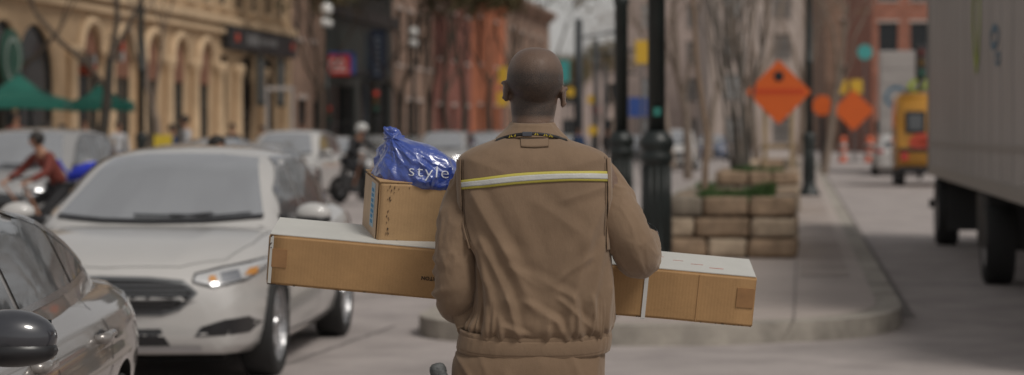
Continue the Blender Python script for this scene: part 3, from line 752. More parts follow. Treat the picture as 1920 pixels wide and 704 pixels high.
# armhole seams and stitching on the back
dY = (0, 1, 0)
def bp_(x, y): return PX(x, y, 5.9)
def on_back(name, pts, w_, m, off=.0015, parent=jacket): 
    bm = ribbon(bv_j, [bp_(*p) for p in pts], w_, dY, off, back=.5); return obj(name, bm, m, parent, True)
def raised_seam(pts, r, name='armhole_seam'):
    P = []
    for k in range(len(pts)*6-5):
        i = k//6; f = (k % 6)/6; q = bp_(*[lerp(pts[i][c], pts[min(i+1, len(pts)-1)][c], f) for c in (0, 1)])
        hit = bv_j.ray_cast(q, Vector(dY))
        if hit[0]: P.append(hit[0]+Vector((0, -r*.3, 0)))
    bm = bmesh.new(); tube(bm, P, r, 8); return obj(name, bm, m_jack, jacket, True)
on_back('stitching', [(871, 300), (870.5, 350), (873, 410), (884, 450)], .0016, m_stitch)
on_back('stitching', [(1131, 294), (1133, 350), (1131, 440)], .0016, m_stitch)
m_yel = mat('yellow_reflective_edge', (.46, .40, .07), .5, bump=.15, bump_scale=400); m_sil = mat('silver_reflective_tape', (.46, .46, .44), .4, noise_amt=.08, noise_scale=20, bump=.15, bump_scale=200)
def band(top, bot, m, off, name, parent):
    bm = bmesh.new(); prev = None; n = 120
    for i in range(n+1):
        t = i/n; row = []
        for j in range(5):
            a = [cr([[k/(len(c)-1), *c[k]] for k in range(len(c))], t) for c in (top, bot)]
            q = bp_(lerp(a[0][0], a[1][0], j/4), lerp(a[0][1], a[1][1], j/4)); hit = bv_j.ray_cast(q, Vector(dY))
            if hit[0] is None: row = None; break
            nn = hit[1] if hit[1].y < 0 else -hit[1]
            row.append(bm.verts.new(hit[0]+nn*off))
        if row and prev:
            for j in range(4): bm.faces.new((prev[j], row[j], row[j+1], prev[j+1]))
        prev = row
    bmesh.ops.recalc_face_normals(bm, faces=bm.faces); bmesh.ops.solidify(bm, geom=bm.faces[:], thickness=.001)
    return obj(name, bm, m, parent, True)
T_ = [(862.5, 338), (905, 332), (960, 325), (1010, 321.5), (1060, 320), (1100, 320), (1141, 321)]
B_ = [(862.5, 355), (905, 351), (960, 345), (1010, 341), (1060, 338.5), (1100, 338.5), (1141, 340)]
sb = band(T_, B_, m_yel, .0025, 'reflective_stripe', jacket)
mid = lambda f: [(a[0], lerp(a[1], b[1], f)) for a, b in zip(T_, B_)]
band(mid(.25), mid(.77), m_sil, .0036, 'silver_band', sb)
band([(860.5, 300), (860, 330), (861, 360), (863, 400), (867, 430), (877, 462)], [(868.5, 298), (868, 330), (869, 360), (871, 400), (875, 430), (885, 462)], m_jack, .0050, 'armhole_seam', jacket)
band([(1133.5, 292), (1134.5, 320), (1135.5, 360), (1135, 400), (1133, 440), (1133, 466)], [(1141, 293), (1142.5, 320), (1143, 360), (1142.5, 400), (1141, 440), (1141, 466)], m_jack, .0050, 'armhole_seam', jacket)
# hanging loop patch under the collar
lp = band([(976, 261), (990, 260.5), (1012, 260), (1027, 261)], [(977, 276), (992, 277), (1012, 276.5), (1027, 275.5)], m_jack, .0026, 'hanging_loop', jacket)
on_back('stitching', [(976, 262), (977, 276.5), (1002, 277.5), (1027, 276), (1027, 262)], .0022, m_stitch, .0016, lp)
# collar standing round the neck and folding over
COL = [[229, 958, 1037, .052, .045], [231, 956, 1040, .057, .05], [236, 953, 1043, .061, .052], [243, 947, 1049, .066, .056], [250, 940, 1056, .074, .06], [257, 932, 1063, .082, .064], [260, 930, 1065, .083, .063], [261, 934, 1061, .079, .06]]
def col_fn(p, py, th): return .0015*noise.noise(Vector((math.cos(th)*5, math.sin(th)*5, py*.05)))
collar = loft(COL, 50, 160, 2.1, 'collar', m_jack, jacket, lambda py: 5*sstep(240, 229, py)-2, .0012, 3., col_fn)
so = collar.modifiers.new('s', 'SOLIDIFY'); so.thickness = .003; bake(collar)
# lanyard round the collar
m_lan = mat('black_webbing', (.012, .012, .013), .6); m_lany = mat('yellow_print', (.55, .42, .03), .5)
bv_c = bvh_of(collar.data)
def lan_pt(t):   # t from -1..1 over the visible arc
    x = 996+t*66; y = 255.5-4*(1-t*t)+9*abs(t)**2.2
    q = PX(x, y, 5.9); h = bv_c.ray_cast(q, Vector(dY)); h2 = bv_j.ray_cast(q, Vector(dY))
    c = [a[0] for a in (h, h2) if a[0] is not None]
    return (min(c, key=lambda p: p.y) if c else PX(x, y, 6.16)), x, y
bm = bmesh.new(); prev = None
for k in range(61):
    p, x, y = lan_pt(-1+k/30); row = [bm.verts.new(p+Vector((0, -.0035, s*.0048))) for s in (-1, 1)]+[bm.verts.new(p+Vector((0, .003, s*.0048))) for s in (1, -1)]
    if prev:
        for j in range(4): bm.faces.new((prev[j], row[j], row[(j+1) % 4], prev[(j+1) % 4]))
    prev = row
lan = obj('lanyard', bm, m_lan, person, True)
for s in (-1, 1):
    bm = bmesh.new(); p, _, _ = lan_pt(s); tube(bm, [p, p+Vector((s*-.004, .08, -.0)), p+Vector((-s*.02, .14, -.05)), Vector((.055+s*.04, 6.33, 1.38)), Vector((.055+s*.02, 6.345, 1.22))], .0035, 6, flat=.5)
    obj('lanyard_cord', bm, m_lan, lan, True)
bm = bmesh.new()
rg = random.Random(4)
for t0, cnt in ((-.62, 3), (.10, 2), (.36, 4)):
    for i in range(cnt):
        p, _, _ = lan_pt(t0+i*.075); z0, z1 = (-.0028, .0028); x = p.x
        box(bm, x-.0022, x+.0022, p.y-.0046, p.y-.0036, p.z-.0028, p.z-.0014)
        box(bm, x-.0022, x-.0008, p.y-.0046, p.y-.0036, p.z-.0013, p.z+.0028) if i % 2 else box(bm, x+.0006, x+.0022, p.y-.0046, p.y-.0036, p.z-.0013, p.z+.0028)
obj('lanyard_print', bm, m_lany, lan)
bm = bmesh.new(); p, _, _ = lan_pt(-.12); box(bm, p.x-.013, p.x+.013, p.y-.008, p.y-.003, p.z-.006, p.z+.006, bev=.0015); obj('lanyard_clip', bm, mat('grey_plastic', (.06, .065, .08), .4), lan)
# pale shirt cuff showing beside the right forearm
bm = bmesh.new(); tube(bm, [PX(1215, 452, 6.36), PX(1219, 452, 6.44)], [.043, .040], 24, caps=False); bmesh.ops.solidify(bm, geom=bm.faces[:], thickness=.003)
obj('shirt_cuff', bm, mat('pale_blue_shirt', (.45, .52, .58), .8), person, True)
# dark grey tool handle hanging at the hip
hd = thing('tool_handle', 'dark grey ribbed tool handle hanging at his left hip', 'tool', PX(826, 704, 6.12))
bm = bmesh.new(); z0 = 0
lathe(bm, [(.0, .039), (.012, .038), (.0185, .032), (.0215, .022), (.022, .012), (.0205, .008), (.0215, .004), (.0225, -.01), (.021, -.014), (.023, -.018), (.024, -.12), (.018, -.14), (0, -.14)], 24)
for v in bm.verts:
    a = math.atan2(v.co.y, v.co.x); v.co.x *= 1+.05*math.cos(a*6); v.co.y *= 1+.05*math.cos(a*6)
    v.co += noise.noise_vector(v.co*60)*.0025
bmesh.ops.rotate(bm, verts=bm.verts, cent=(0, 0, 0), matrix=Matrix.Rotation(R(-14), 3, 'Y'))
obj('grip', bm, mat('worn_grey_rubber', (.10, .105, .105), .55, noise_amt=.35, noise_scale=60, bump=.5, bump_scale=150), hd, True)
bm = bmesh.new(); tube(bm, [(-.02, 0, -.01), (.02, .02, -.03), (.055, .05, -.04)], .005, 8); obj('belt_clip', bm, m_lan, hd, True)
# ------------------------------------------------------------------ long carton
m_card = mat('kraft_cardboard', (.36, .20, .088), .72, noise_amt=.10, noise_scale=9, bump=.22, bump_scale=260, aniso=(1, 1, 1))
def card_mat(name, col):
    m = bpy.data.materials.new(name); m.use_nodes = True; n = m.node_tree; b = n.nodes['Principled BSDF']; b.inputs['Roughness'].default_value = .7; b.inputs['Specular IOR Level'].default_value = .3
    tc = n.nodes.new('ShaderNodeTexCoord'); t = n.nodes.new('ShaderNodeTexNoise'); t.inputs['Scale'].default_value = 7; t.inputs['Detail'].default_value = 9; t.inputs['Roughness'].default_value = .7
    r = n.nodes.new('ShaderNodeValToRGB'); r.color_ramp.elements[0].position = .28; r.color_ramp.elements[1].position = .72
    r.color_ramp.elements[0].color = (*[c*.84 for c in col], 1); r.color_ramp.elements[1].color = (*[c*1.12 for c in col], 1)
    n.links.new(tc.outputs['Object'], t.inputs[0]); n.links.new(t.outputs[0], r.inputs[0])
    sp = n.nodes.new('ShaderNodeTexNoise'); sp.inputs['Scale'].default_value = 900; n.links.new(tc.outputs['Object'], sp.inputs[0])
    mr = n.nodes.new('ShaderNodeMapRange'); mr.inputs[1].default_value = .3; mr.inputs[2].default_value = .7; mr.inputs[3].default_value = .88; mr.inputs[4].default_value = 1.1; n.links.new(sp.outputs[0], mr.inputs[0])
    mx = n.nodes.new('ShaderNodeMix'); mx.data_type = 'RGBA'; mx.blend_type = 'MULTIPLY'; mx.inputs[0].default_value = 1
    n.links.new(r.outputs[0], mx.inputs[6]); n.links.new(mr.outputs[0], mx.inputs[7]); n.links.new(mx.outputs[2], b.inputs['Base Color'])
    wv = n.nodes.new('ShaderNodeTexWave'); wv.bands_direction = 'X'; wv.inputs['Scale'].default_value = 34; wv.inputs['Distortion'].default_value = .8; n.links.new(tc.outputs['Object'], wv.inputs[0])
    nb = n.nodes.new('ShaderNodeTexNoise'); nb.inputs['Scale'].default_value = 14; nb.inputs['Detail'].default_value = 5; n.links.new(tc.outputs['Object'], nb.inputs[0])
    b1 = n.nodes.new('ShaderNodeBump'); b1.inputs['Strength'].default_value = .10; b1.inputs['Distance'].default_value = .0015
    b2 = n.nodes.new('ShaderNodeBump'); b2.inputs['Strength'].default_value = .3; b2.inputs['Distance'].default_value = .006
    n.links.new(wv.outputs[0], b1.inputs['Height']); n.links.new(nb.outputs[0], b2.inputs['Height']); n.links.new(b1.outputs[0], b2.inputs['Normal']); n.links.new(b2.outputs[0], b.inputs['Normal'])
    return m
m_card = card_mat('kraft_cardboard', (.41, .245, .112)); m_card2 = card_mat('kraft_cardboard_light', (.45, .29, .15))
m_tape = mat('brown_parcel_tape', (.31, .165, .068), .35, coat=.2, noise_amt=.1, noise_scale=30)
m_wlab = mat('white_shipping_sheet', (.54, .535, .50), .45, noise_amt=.05, noise_scale=8, bump=.15, bump_scale=30)
m_edge = mat('scuffed_dark_edge', (.06, .04, .03), .8, noise_amt=.5, noise_scale=90)
YB = 6.40; L, Wd, Hh = 1.375, .235, .142
lb = thing('long_cardboard_box', 'long flat cardboard box with white top, held sideways under his arms', 'box')
def frame_of(o_, ex, ey):
    ex = Vector(ex).normalized(); ey = Vector(ey); ey = (ey-ex*ey.dot(ex)).normalized(); ez = ex.cross(ey)
    return Matrix.Translation(o_) @ Matrix((ex, ey, ez)).transposed().to_4x4()
A = at(499.5, 533, YB); B = at(1410, 614, YB+.0); 
Mx = frame_of(A, B-A, (0, 1, math.sin(R(9.5)))); lb.matrix_world = Mx
L = (B-A).length
def denting(bm, seed, amp, cuts):
    bmesh.ops.subdivide_edges(bm, edges=bm.edges[:], cuts=cuts, use_grid_fill=True)
    for v in bm.verts:
        n_ = noise.noise_vector(v.co*5+Vector((seed, 0, 0)))*amp+noise.noise_vector(v.co*22+Vector((seed, 3, 0)))*amp*.35
        v.co += n_
bm = bmesh.new(); box(bm, 0, L, 0, Wd, 0, Hh); bmesh.ops.bevel(bm, geom=bm.edges[:], offset=.0025, segments=2, affect='EDGES'); 
denting(bm, 1, .0016, 24); obj('carton', bm, m_card, lb, True)
for p in lb.children[0].data.polygons: p.use_smooth = True
bm = bmesh.new(); box(bm, .002, L-.003, .004, Wd-.004, Hh+.001, Hh+.0035); denting(bm, 1, .0012, 14); obj('white_top', bm, m_wlab, lb)
bm = bmesh.new(); box(bm, .003, .012, -.0026, -.0008, .004, Hh-.002); box(bm, -.0026, -.0006, .004, Wd*.9, .01, Hh-.004); obj('end_label', bm, m_wlab, lb)
for x0, x1, z0, z1 in ((.010, .052, .052, .104), (L-.052, L-.004, .055, .110)):
    bm = bmesh.new(); box(bm, x0, x1, -.0032, -.001, z0, z1); o = obj('tape', bm, m_tape, lb)
bm = bmesh.new(); xs = (1205-499)/(1410-499)*L
box(bm, xs-.0055, xs+.0055, -.0035, -.0015, -.002, Hh+.004); box(bm, xs-.0055, xs+.0055, -.003, Wd+.002, Hh+.0042, Hh+.0056); box(bm, xs-.0055, xs+.0055, Wd+.001, Wd+.003, -.002, Hh+.005); box(bm, xs-.0055, xs+.0055, -.003, Wd+.002, -.0035, -.0015)
obj('strap', bm, mat('white_strapping', (.62, .62, .6), .4), lb)
# fold line and scuffs
bm = bmesh.new(); x_ = (1303-499)/(1410-499)*L; box(bm, x_, x_+.0015, -.0022, -.001, .003, Hh-.003); obj('fold_line', bm, mat('card_crease', (.50, .30, .14), .8), lb)
rg = random.Random(9); bm = bmesh.new()
for _ in range(46):
    x = rg.choice([rg.uniform(0, .02), rg.uniform(L-.09, L-.002), rg.uniform(0, L)]); w_ = rg.uniform(.002, .009); box(bm, x, x+w_, -.0024, -.001, .0008, .0008+rg.uniform(.0008, .0025))
for _ in range(14):
    x = rg.uniform(0, .02); z = rg.uniform(Hh-.04, Hh); box(bm, x*.3, x*.3+.003, -.0031, -.001, z, z+.002)
obj('scuffed_edge', bm, m_edge, lb)
bm = bmesh.new()
for x0, x1, y0, y1 in ((.985, 1.03, .09, .155), ):
    box(bm, x0, x1, y0, y1, Hh+.0036, Hh+.0042)
    v = [v for v in bm.verts]
bmesh.ops.rotate(bm, verts=bm.verts, cent=(1.0, .12, 0), matrix=Matrix.Rotation(R(20), 3, 'Z'))
for k in range(5): box(bm, 1.04+k*.05, 1.06+k*.055, .18-k*.03, .184-k*.03, Hh+.0036, Hh+.0042)
obj('red_stamp', bm, mat('faded_red_ink', (.42, .13, .10), .6, noise_amt=.4, noise_scale=60), lb)
# CARTON printed upside down
tx = (806-499.5)/(1410-499.5)*L
lettering('CARTON', .0145, mat('black_ink', (.03, .02, .015), .7), lb, (tx+.002, -.0022, .058), (R(90), R(180), 0), bold=.0004, spacing=1.05, depth=.0006)
# ------------------------------------------------------------------ small box
sbx = thing('cardboard_box', 'small square cardboard box with blue end strip, resting on the long box', 'box')
a0 = at(705.5, 458, YB+.018); rot = Matrix.Rotation(R(15), 4, 'Z')
Ms = Matrix.Translation(a0+Vector((0, 0, .004))) @ Matrix.Rotation(R(4.3), 4, 'Y') @ Matrix.Rotation(R(7), 4, 'X') @ rot; sbx.matrix_world = Ms
W2, D2, H2 = .30, .212, .172
bm = bmesh.new(); box(bm, 0, W2, 0, D2, 0, H2); bmesh.ops.bevel(bm, geom=bm.edges[:], offset=.003, segments=2, affect='EDGES'); denting(bm, 5, .0022, 22); obj('carton', bm, m_card2, sbx, True)
bm = bmesh.new(); box(bm, -.0035, -.0018, .012, D2-.012, .006, H2-.004); e = obj('end_panel', bm, mat('pale_kraft', (.50, .36, .24), .7, noise_amt=.1, noise_scale=20), sbx)
bm = bmesh.new(); box(bm, -.0045, -.0036, .045, .095, .035, H2-.012)
lab = obj('blue_strip', bm, mat('pale_blue_tape', (.30, .42, .5), .4, noise_amt=.2, noise_scale=50), e)
bm = bmesh.new(); rg = random.Random(2)
for k in range(7):
    z = .045+k*.015; box(bm, -.0056, -.0046, .055+rg.uniform(0, .006), .085, z, z+.009)
obj('blue_print', bm, mat('cyan_ink', (.03, .22, .42), .5), lab)
bm = bmesh.new(); rg = random.Random(12)
for _ in range(45):
    x = rg.choice([rg.gauss(.028, .003), rg.uniform(.005, .29)]); z = rg.uniform(.02, H2-.01) if x < .04 else rg.choice([rg.uniform(.002, .012), rg.uniform(H2-.03, H2-.01)])
    if x < .04 or rg.random() < .5: box(bm, x, x+rg.uniform(.0006, .0018), -.0030, -.0015, z, z+rg.uniform(.002, .010))
for _ in range(26): x = rg.uniform(.0, .07); box(bm, x, x+rg.uniform(.002, .006), -.0034, -.0015, .001, .001+rg.uniform(.001, .004))
obj('scuffed_edge', bm, m_edge, sbx)
# top flaps slightly lifted
bm = bmesh.new(); box(bm, -.002, W2, -.002, D2/2-.001, H2+.001, H2+.004); denting(bm, 2, .001, 6); obj('flap', bm, m_card2, sbx)
bm = bmesh.new(); box(bm, -.002, W2, D2/2+.001, D2+.002, H2+.001, H2+.004); denting(bm, 3, .001, 6); obj('flap', bm, m_card2, sbx)
# ------------------------------------------------------------------ blue mailer bag
def bag_mat():
    m = bpy.data.materials.new('blue_polythene'); m.use_nodes = True; n = m.node_tree; b = n.nodes['Principled BSDF']
    b.inputs['Roughness'].default_value = .3; b.inputs['Specular IOR Level'].default_value = .6; b.inputs['Coat Weight'].default_value = 1; b.inputs['Coat Roughness'].default_value = .18; b.inputs['Coat IOR'].default_value = 1.65
    tc = n.nodes.new('ShaderNodeTexCoord'); t = n.nodes.new('ShaderNodeTexNoise'); t.inputs['Scale'].default_value = 11; t.inputs['Detail'].default_value = 6
    r = n.nodes.new('ShaderNodeValToRGB'); r.color_ramp.elements[0].position = .35; r.color_ramp.elements[1].position = .7
    r.color_ramp.elements[0].color = (.022, .055, .30, 1); r.color_ramp.elements[1].color = (.03, .075, .36, 1)
    n.links.new(tc.outputs['Object'], t.inputs[0]); n.links.new(t.outputs[0], r.inputs[0]); n.links.new(r.outputs[0], b.inputs['Base Color'])
    v = n.nodes.new('ShaderNodeTexNoise'); v.inputs['Scale'].default_value = 26; v.inputs['Detail'].default_value = 3; v.inputs['Distortion'].default_value = 1.2
    ab = n.nodes.new('ShaderNodeMath'); ab.operation = 'SUBTRACT'; ab.inputs[1].default_value = .5; a2 = n.nodes.new('ShaderNodeMath'); a2.operation = 'ABSOLUTE'
    n.links.new(tc.outputs['Object'], v.inputs[0]); n.links.new(v.outputs[0], ab.inputs[0]); n.links.new(ab.outputs[0], a2.inputs[0])
    bp = n.nodes.new('ShaderNodeBump'); bp.inputs['Strength'].default_value = .5; bp.inputs['Distance'].default_value = .02; bp.invert = True
    n.links.new(a2.outputs[0], bp.inputs['Height']); n.links.new(bp.outputs[0], b.inputs['Normal']); return m
bag = thing('parcel_bag', 'crumpled blue plastic parcel bag printed style, lying on the small box', 'bag', (0, 0, 0))
BT = [[238, 727, 734, .004], [243, 724, 746, .010], [250, 721, 752, .014], [257, 722, 757, .022], [262, 722, 768, .030], [268, 719, 788, .045], [276, 716, 806, .060], [286, 711, 824, .074], [298, 707, 842, .085], [312, 703.5, 856, .093], [326, 701, 866, .095], [340, 701, 870, .092], [347, 706, 868, .084], [353, 716, 862, .07]]
bm = bmesh.new(); NB, NB2 = 220, 130; rows = []
for j in range(NB2+1):
    py = 238+(353-238)*j/NB2; xl, xr, dp = cr(BT, py); row = []
    for i in range(NB):
        th = 2*math.pi*i/NB; c, s = math.cos(th), math.sin(th); ex = 2/2.3
        x = (xl+xr)/2+(xr-xl)/2*math.copysign(abs(c)**ex, c); y = YB+.115+dp*math.copysign(abs(s)**ex, s)
        # long top-right slope and a box-aligned bottom edge
        p = at(x, py+ (x-700)*.075*sstep(300, 353, py), y)
        q = p*10; wv = noise.noise_vector(q*.6)*.9
        a = abs(noise.noise(q+wv)); b_ = abs(noise.noise((q+wv)*2.3+Vector((5, 0, 0)))); d_ = abs(noise.noise((q+wv)*5+Vector((0, 7, 0))))
        # pleats fanning out of the knot
        kx, ky = 737, 258; ang = math.atan2(py-ky, x-kx); pl = abs(noise.noise(Vector((ang*3.6, 2.2 if s < 0 else 8, 0))))*math.exp(-math.hypot(x-kx, py-ky)/70)
        h = -.034*a-.012*b_-.003*d_+.02*pl+.012
        h *= sstep(236, 262, py)*.9+.25
        if py > 325: h *= 1-.45*sstep(325, 350, py)
        cc = at((xl+xr)/2, py, YB+.115); d = (p-cc); d = d.normalized() if d.length > 1e-6 else Vector((0, -1, 0))
        row.append(bm.verts.new(p+d*h))
    rows.append(row)
for r0, r1 in zip(rows, rows[1:]):
    for i in range(NB): bm.faces.new((r0[i], r0[(i+1) % NB], r1[(i+1) % NB], r1[i]))
bm.faces.new(rows[0]); bm.faces.new(rows[-1][::-1])
bgo = obj('bag_body', bm, bag_mat(), bag, True)
bvb = bvh_of(bgo.data); m_wprint = mat('white_print', (.75, .78, .85), .6)
me = text_mesh('style', .056, -.0006, 1.12); bm = bmesh.new(); bm.from_mesh(me)
bmesh.ops.triangulate(bm, faces=bm.faces[:])
for _ in range(4):
    es = [e for e in bm.edges if e.calc_length() > .004]
    if es: bmesh.ops.subdivide_edges(bm, edges=es, cuts=1); bmesh.ops.triangulate(bm, faces=[f for f in bm.faces if len(f.verts) > 3])
o_ = at(793, 328, 6.0); kill = []
for v in bm.verts:
    q = o_+Vector((v.co.x+v.co.y*.05, 0, v.co.y*.85-v.co.x*.075)); h = bvb.ray_cast(q, Vector((0, 1, 0)))
    if h[0] is None: kill.append(v)
    else: v.co = h[0]+Vector((0, -.0022, 0))
if kill: bmesh.ops.delete(bm, geom=kill, context='VERTS')
obj('lettering', bm, m_wprint, bag)
bm = bmesh.new()     # knotted tail of the bag
for k in range(5):
    a = k*1.25; p = [at(736+math.cos(a)*4, 258, YB+.115+math.sin(a)*.01), at(734+math.cos(a)*9, 248, YB+.115+math.sin(a)*.018), at(731+math.cos(a)*10-k, 240-k*.6, YB+.115+math.sin(a)*.02)]
    tube(bm, p, [.006, .009, .003], 8, flat=.35)
obj('knotted_tail', bm, bgo.data.materials[0], bag, True)
# ------------------------------------------------------------------ vehicles
m_rub = mat('tyre_rubber', (.018, .018, .018), .75, bump=.3, bump_scale=60); m_rim = mat('alloy_silver', (.42, .42, .43), .3, metal=.8)
m_trim = mat('black_car_trim', (.016, .016, .018), .35); m_well = mat('dark_wheel_well', (.008, .008, .008), .9)
m_glass = glassy('car_glass', (.03, .035, .04), .10); m_ws = glassy('windscreen_glass', (.30, .305, .31), .58)  # windscreen: pale grey base colour stands in for reflected sky
m_lens = glassy('headlight_lens', (.5, .5, .5), .12); m_amb = mat('amber_indicator', (.55, .25, .06), .3, coat=.6); m_red = mat('red_tail_light', (.42, .03, .025), .3, coat=.6)
m_pgr = mat('grille_grey', (.10, .105, .11), .35)
m_chr = mat('chrome_trim', (.55, .56, .58), .15, metal=1.)
def paint(name, col, metal=.0, rough=.32): return mat(name, col, rough, metal=metal, coat=1.0, noise_amt=.03, noise_scale=2)
pt_white = paint('white_car_paint', (.50, .487, .47)); pt_silver = paint('silver_car_paint', (.38, .375, .37), .35); pt_grey = paint('warm_grey_car_paint', (.25, .23, .215), .45, .28)
pt_dark = paint('dark_car_paint', (.05, .055, .065)); pt_blue = paint('blue_car_paint', (.06, .09, .17))
FR = [(0, 1), (.45, .996), (.72, .982), (.86, .955), (.945, .90), (.985, .82), (1, .70), (.998, .56), (.992, .40), (.975, .22), (.945, .08), (.88, .0), (.4, 0), (0, 0)]
SED = dict(body=[(-2.43, .78, .42, .62), (-2.42, .90, .34, .72), (-2.36, .985, .28, .79), (-2.15, 1.03, .23, .86), (-1.7, 1.03, .20, .905), (-1.1, .99, .18, .925), (-.3, .965, .17, .93), (.4, .955, .17, .93),
                 (1.0, .955, .17, .928), (1.4, .93, .18, .925), (1.8, .885, .19, .91), (2.1, .825, .20, .88), (2.28, .765, .21, .835), (2.38, .70, .22, .80), (2.43, .63, .26, .76), (2.445, .55, .34, .72)],
           cab=[(1.20, .92, .80), (.95, 1.05, .81), (.65, 1.20, .81), (.35, 1.335, .81), (.08, 1.42, .81), (-.25, 1.465, .81), (-.65, 1.465, .81), (-1.05, 1.42, .80), (-1.45, 1.31, .78), (-1.85, 1.14, .74), (-2.15, .99, .70)], top=.60, belt=.93, Wb=1.43, wr=.335)
SUV = dict(body=[(-2.3, .85, .45, .66), (-2.29, 1.0, .36, .76), (-2.2, 1.10, .30, .86), (-1.8, 1.12, .26, .92), (-1.0, 1.08, .24, .94), (0, 1.06, .23, .94), (.9, 1.06, .23, .94), (1.4, 1.05, .24, .93), (1.85, 1.0, .25, .91), (2.12, .92, .26, .87), (2.24, .82, .27, .83), (2.3, .70, .32, .79), (2.31, .60, .40, .75)],
           cab=[(1.15, 1.0, .80), (.9, 1.18, .82), (.6, 1.38, .83), (.3, 1.54, .83), (0, 1.62, .83), (-.5, 1.645, .83), (-1.1, 1.635, .82), (-1.6, 1.58, .81), (-1.95, 1.44, .79), (-2.15, 1.20, .77), (-2.22, 1.05, .75)], top=.66, belt=1.03, Wb=1.36, wr=.36)
def car_shell(S, pt, cut=True):
    bm = bmesh.new(); ns = 90; xs = []; b0 = S['body'][0][0]; b1 = S['body'][-1][0]
    for i in range(ns+1):
        t = i/ns; xs.append((b0+b1)/2-(b1-b0)/2*math.cos(math.pi*(t*.75+.125))/math.cos(math.pi*.125))
    fr = []
    k = 3
    for a, b in zip(FR, FR[1:]):
        for j in range(k): fr.append((lerp(a[0], b[0], j/k), lerp(a[1], b[1], j/k)))
    fr.append(FR[-1]); rings = []
    for x in xs:
        h, b, w_ = cr(S['body'], x); ring = []
        for sgn in (1, -1):
            seq = fr if sgn == 1 else fr[::-1][1:-1]
            for fy, fz in seq:
                y = sgn*fy*w_; z = b+(h-b)*fz
                xx = x-(.17*(y/.9)**2*sstep(1.2, 2.4, x))+(.12*(y/.9)**2*sstep(-1.4, -2.4, x))
                # side crease, bonnet ridges
                if fy > .9: y -= sgn*.012*math.exp(-((z-.60)/.05)**2); y += sgn*.008*math.exp(-((z-.74)/.02)**2)
                if x > 1.0 and fz > .9: z += .012*math.exp(-((abs(y)-.50*w_/.9)/.06)**2)*sstep(1, 1.5, x)*(1-sstep(2.2, 2.4, x))
                ring.append(bm.verts.new((xx, y, z)))
        rings.append(ring)
    n = len(rings[0])
    for a, b in zip(rings, rings[1:]):
        for i in range(n): bm.faces.new((a[i], a[(i+1) % n], b[(i+1) % n], b[i]))
    bm.faces.new(rings[0]); bm.faces.new(rings[-1][::-1])
    bmesh.ops.recalc_face_normals(bm, faces=bm.faces)
    me = bpy.data.meshes.new('body'); bm.to_mesh(me); bm.free(); me.materials.append(pt); me.materials.append(m_well)
    o = bpy.data.objects.new('body', me); C.objects.link(o)
    if cut:
        bc = bmesh.new()
        for sx in (-1, 1):
            for sy in (-1, 1):
                lathe(bc, [(0, -.22), (S['wr']+.045, -.22), (S['wr']+.045, .3), (0, .3)], 40, Matrix.Translation((sx*S['Wb'], sy*.90, S['wr']+.01)) , axis='y')
        bmesh.ops.recalc_face_normals(bc, faces=bc.faces)
        mc = bpy.data.meshes.new('c'); bc.to_mesh(mc); bc.free(); mc.materials.append(pt); mc.materials.append(m_well)
        for p in mc.polygons: p.material_index = 1
        co = bpy.data.objects.new('c', mc); C.objects.link(co)
        md = o.modifiers.new('b', 'BOOLEAN'); md.object = co; md.operation = 'DIFFERENCE'; md.solver = 'EXACT'
        bake(o); bpy.data.objects.remove(co)
    # cabin
    bm = bmesh.new(); bm.from_mesh(o.data); rings = []; c0, c1 = S['cab'][-1][0], S['cab'][0][0]; tab = S['cab'][::-1]
    for i in range(61):
        x = c0+(c1-c0)*i/60; zt, wb = cr(tab, x); zr = max(r[1] for r in tab); bl = S['belt']-.06
        def wz(z): return lerp(wb, S['top'], max(0, min(1, (z-bl-.06)/(zr-bl-.06)))**1.1)
        wt = wz(zt); half = [(0, zt), (.3*wt, zt-.004), (.6*wt, zt-.014), (.8*wt, zt-.03), (.92*wt, zt-.05), (wz(zt-.08), zt-.08)]
        for q in range(1, 7): z = lerp(zt-.08, bl, q/6); half.append((wz(z), z))
        ring = []
        for sgn in (1, -1):
            for y, z in (half if sgn == 1 else half[::-1]):
                if sgn == -1 and y == 0: continue
                z = max(z, bl-.05); xx = x-.13*(y/.8)**2*sstep(-.2, .6, x)+.12*(y/.8)**2*sstep(-1.0, -1.8, x)
                ring.append(bm.verts.new((xx, sgn*y, z)))
        rings.append(ring)
    for a, b in zip(rings, rings[1:]):
        for i in range(len(a)): bm.faces.new((a[i], a[(i+1) % len(a)], b[(i+1) % len(a)], b[i]))
    bm.to_mesh(o.data); bm.free()
    for p in o.data.polygons: p.use_smooth = p.material_index == 0
    return o
def wheel_mb(parent, x, y, r, name='wheel'):
    s = 1 if y > 0 else -1
    w_ = thing_part(name, parent, (x, y, r))
    bm = bmesh.new(); lathe(bm, [(r*.70, -.10), (r*.93, -.11), (r, -.085), (r, .085), (r*.93, .11), (r*.74, .105), (r*.70, .08)], 36, axis='y', caps=False); obj('tyre', bm, m_rub, w_, True)
    bm = bmesh.new(); lathe(bm, [(r*.72, s*.10), (r*.70, s*.075), (r*.66, s*.05), (r*.62, -s*.05), (r*.2, -s*.05), (.0, -s*.05)], 36, axis='y', caps=False)
    for k in range(10):
        a = 2*math.pi*k/10; M_ = Matrix.Rotation(a, 4, 'Y'); box(bm, .03, r*.67, min(s*.045, s*.075), max(s*.045, s*.075), -.022, .022, M_, bev=.004)
    lathe(bm, [(0, s*.09), (.045, s*.088), (.06, s*.05)], 16, axis='y'); obj('rim', bm, m_rim, w_)
    return w_
def thing_part(name, parent, loc):
    o = bpy.data.objects.new(name, None); C.objects.link(o); o.parent = parent; o.location = loc; o.empty_display_size = .05; return o
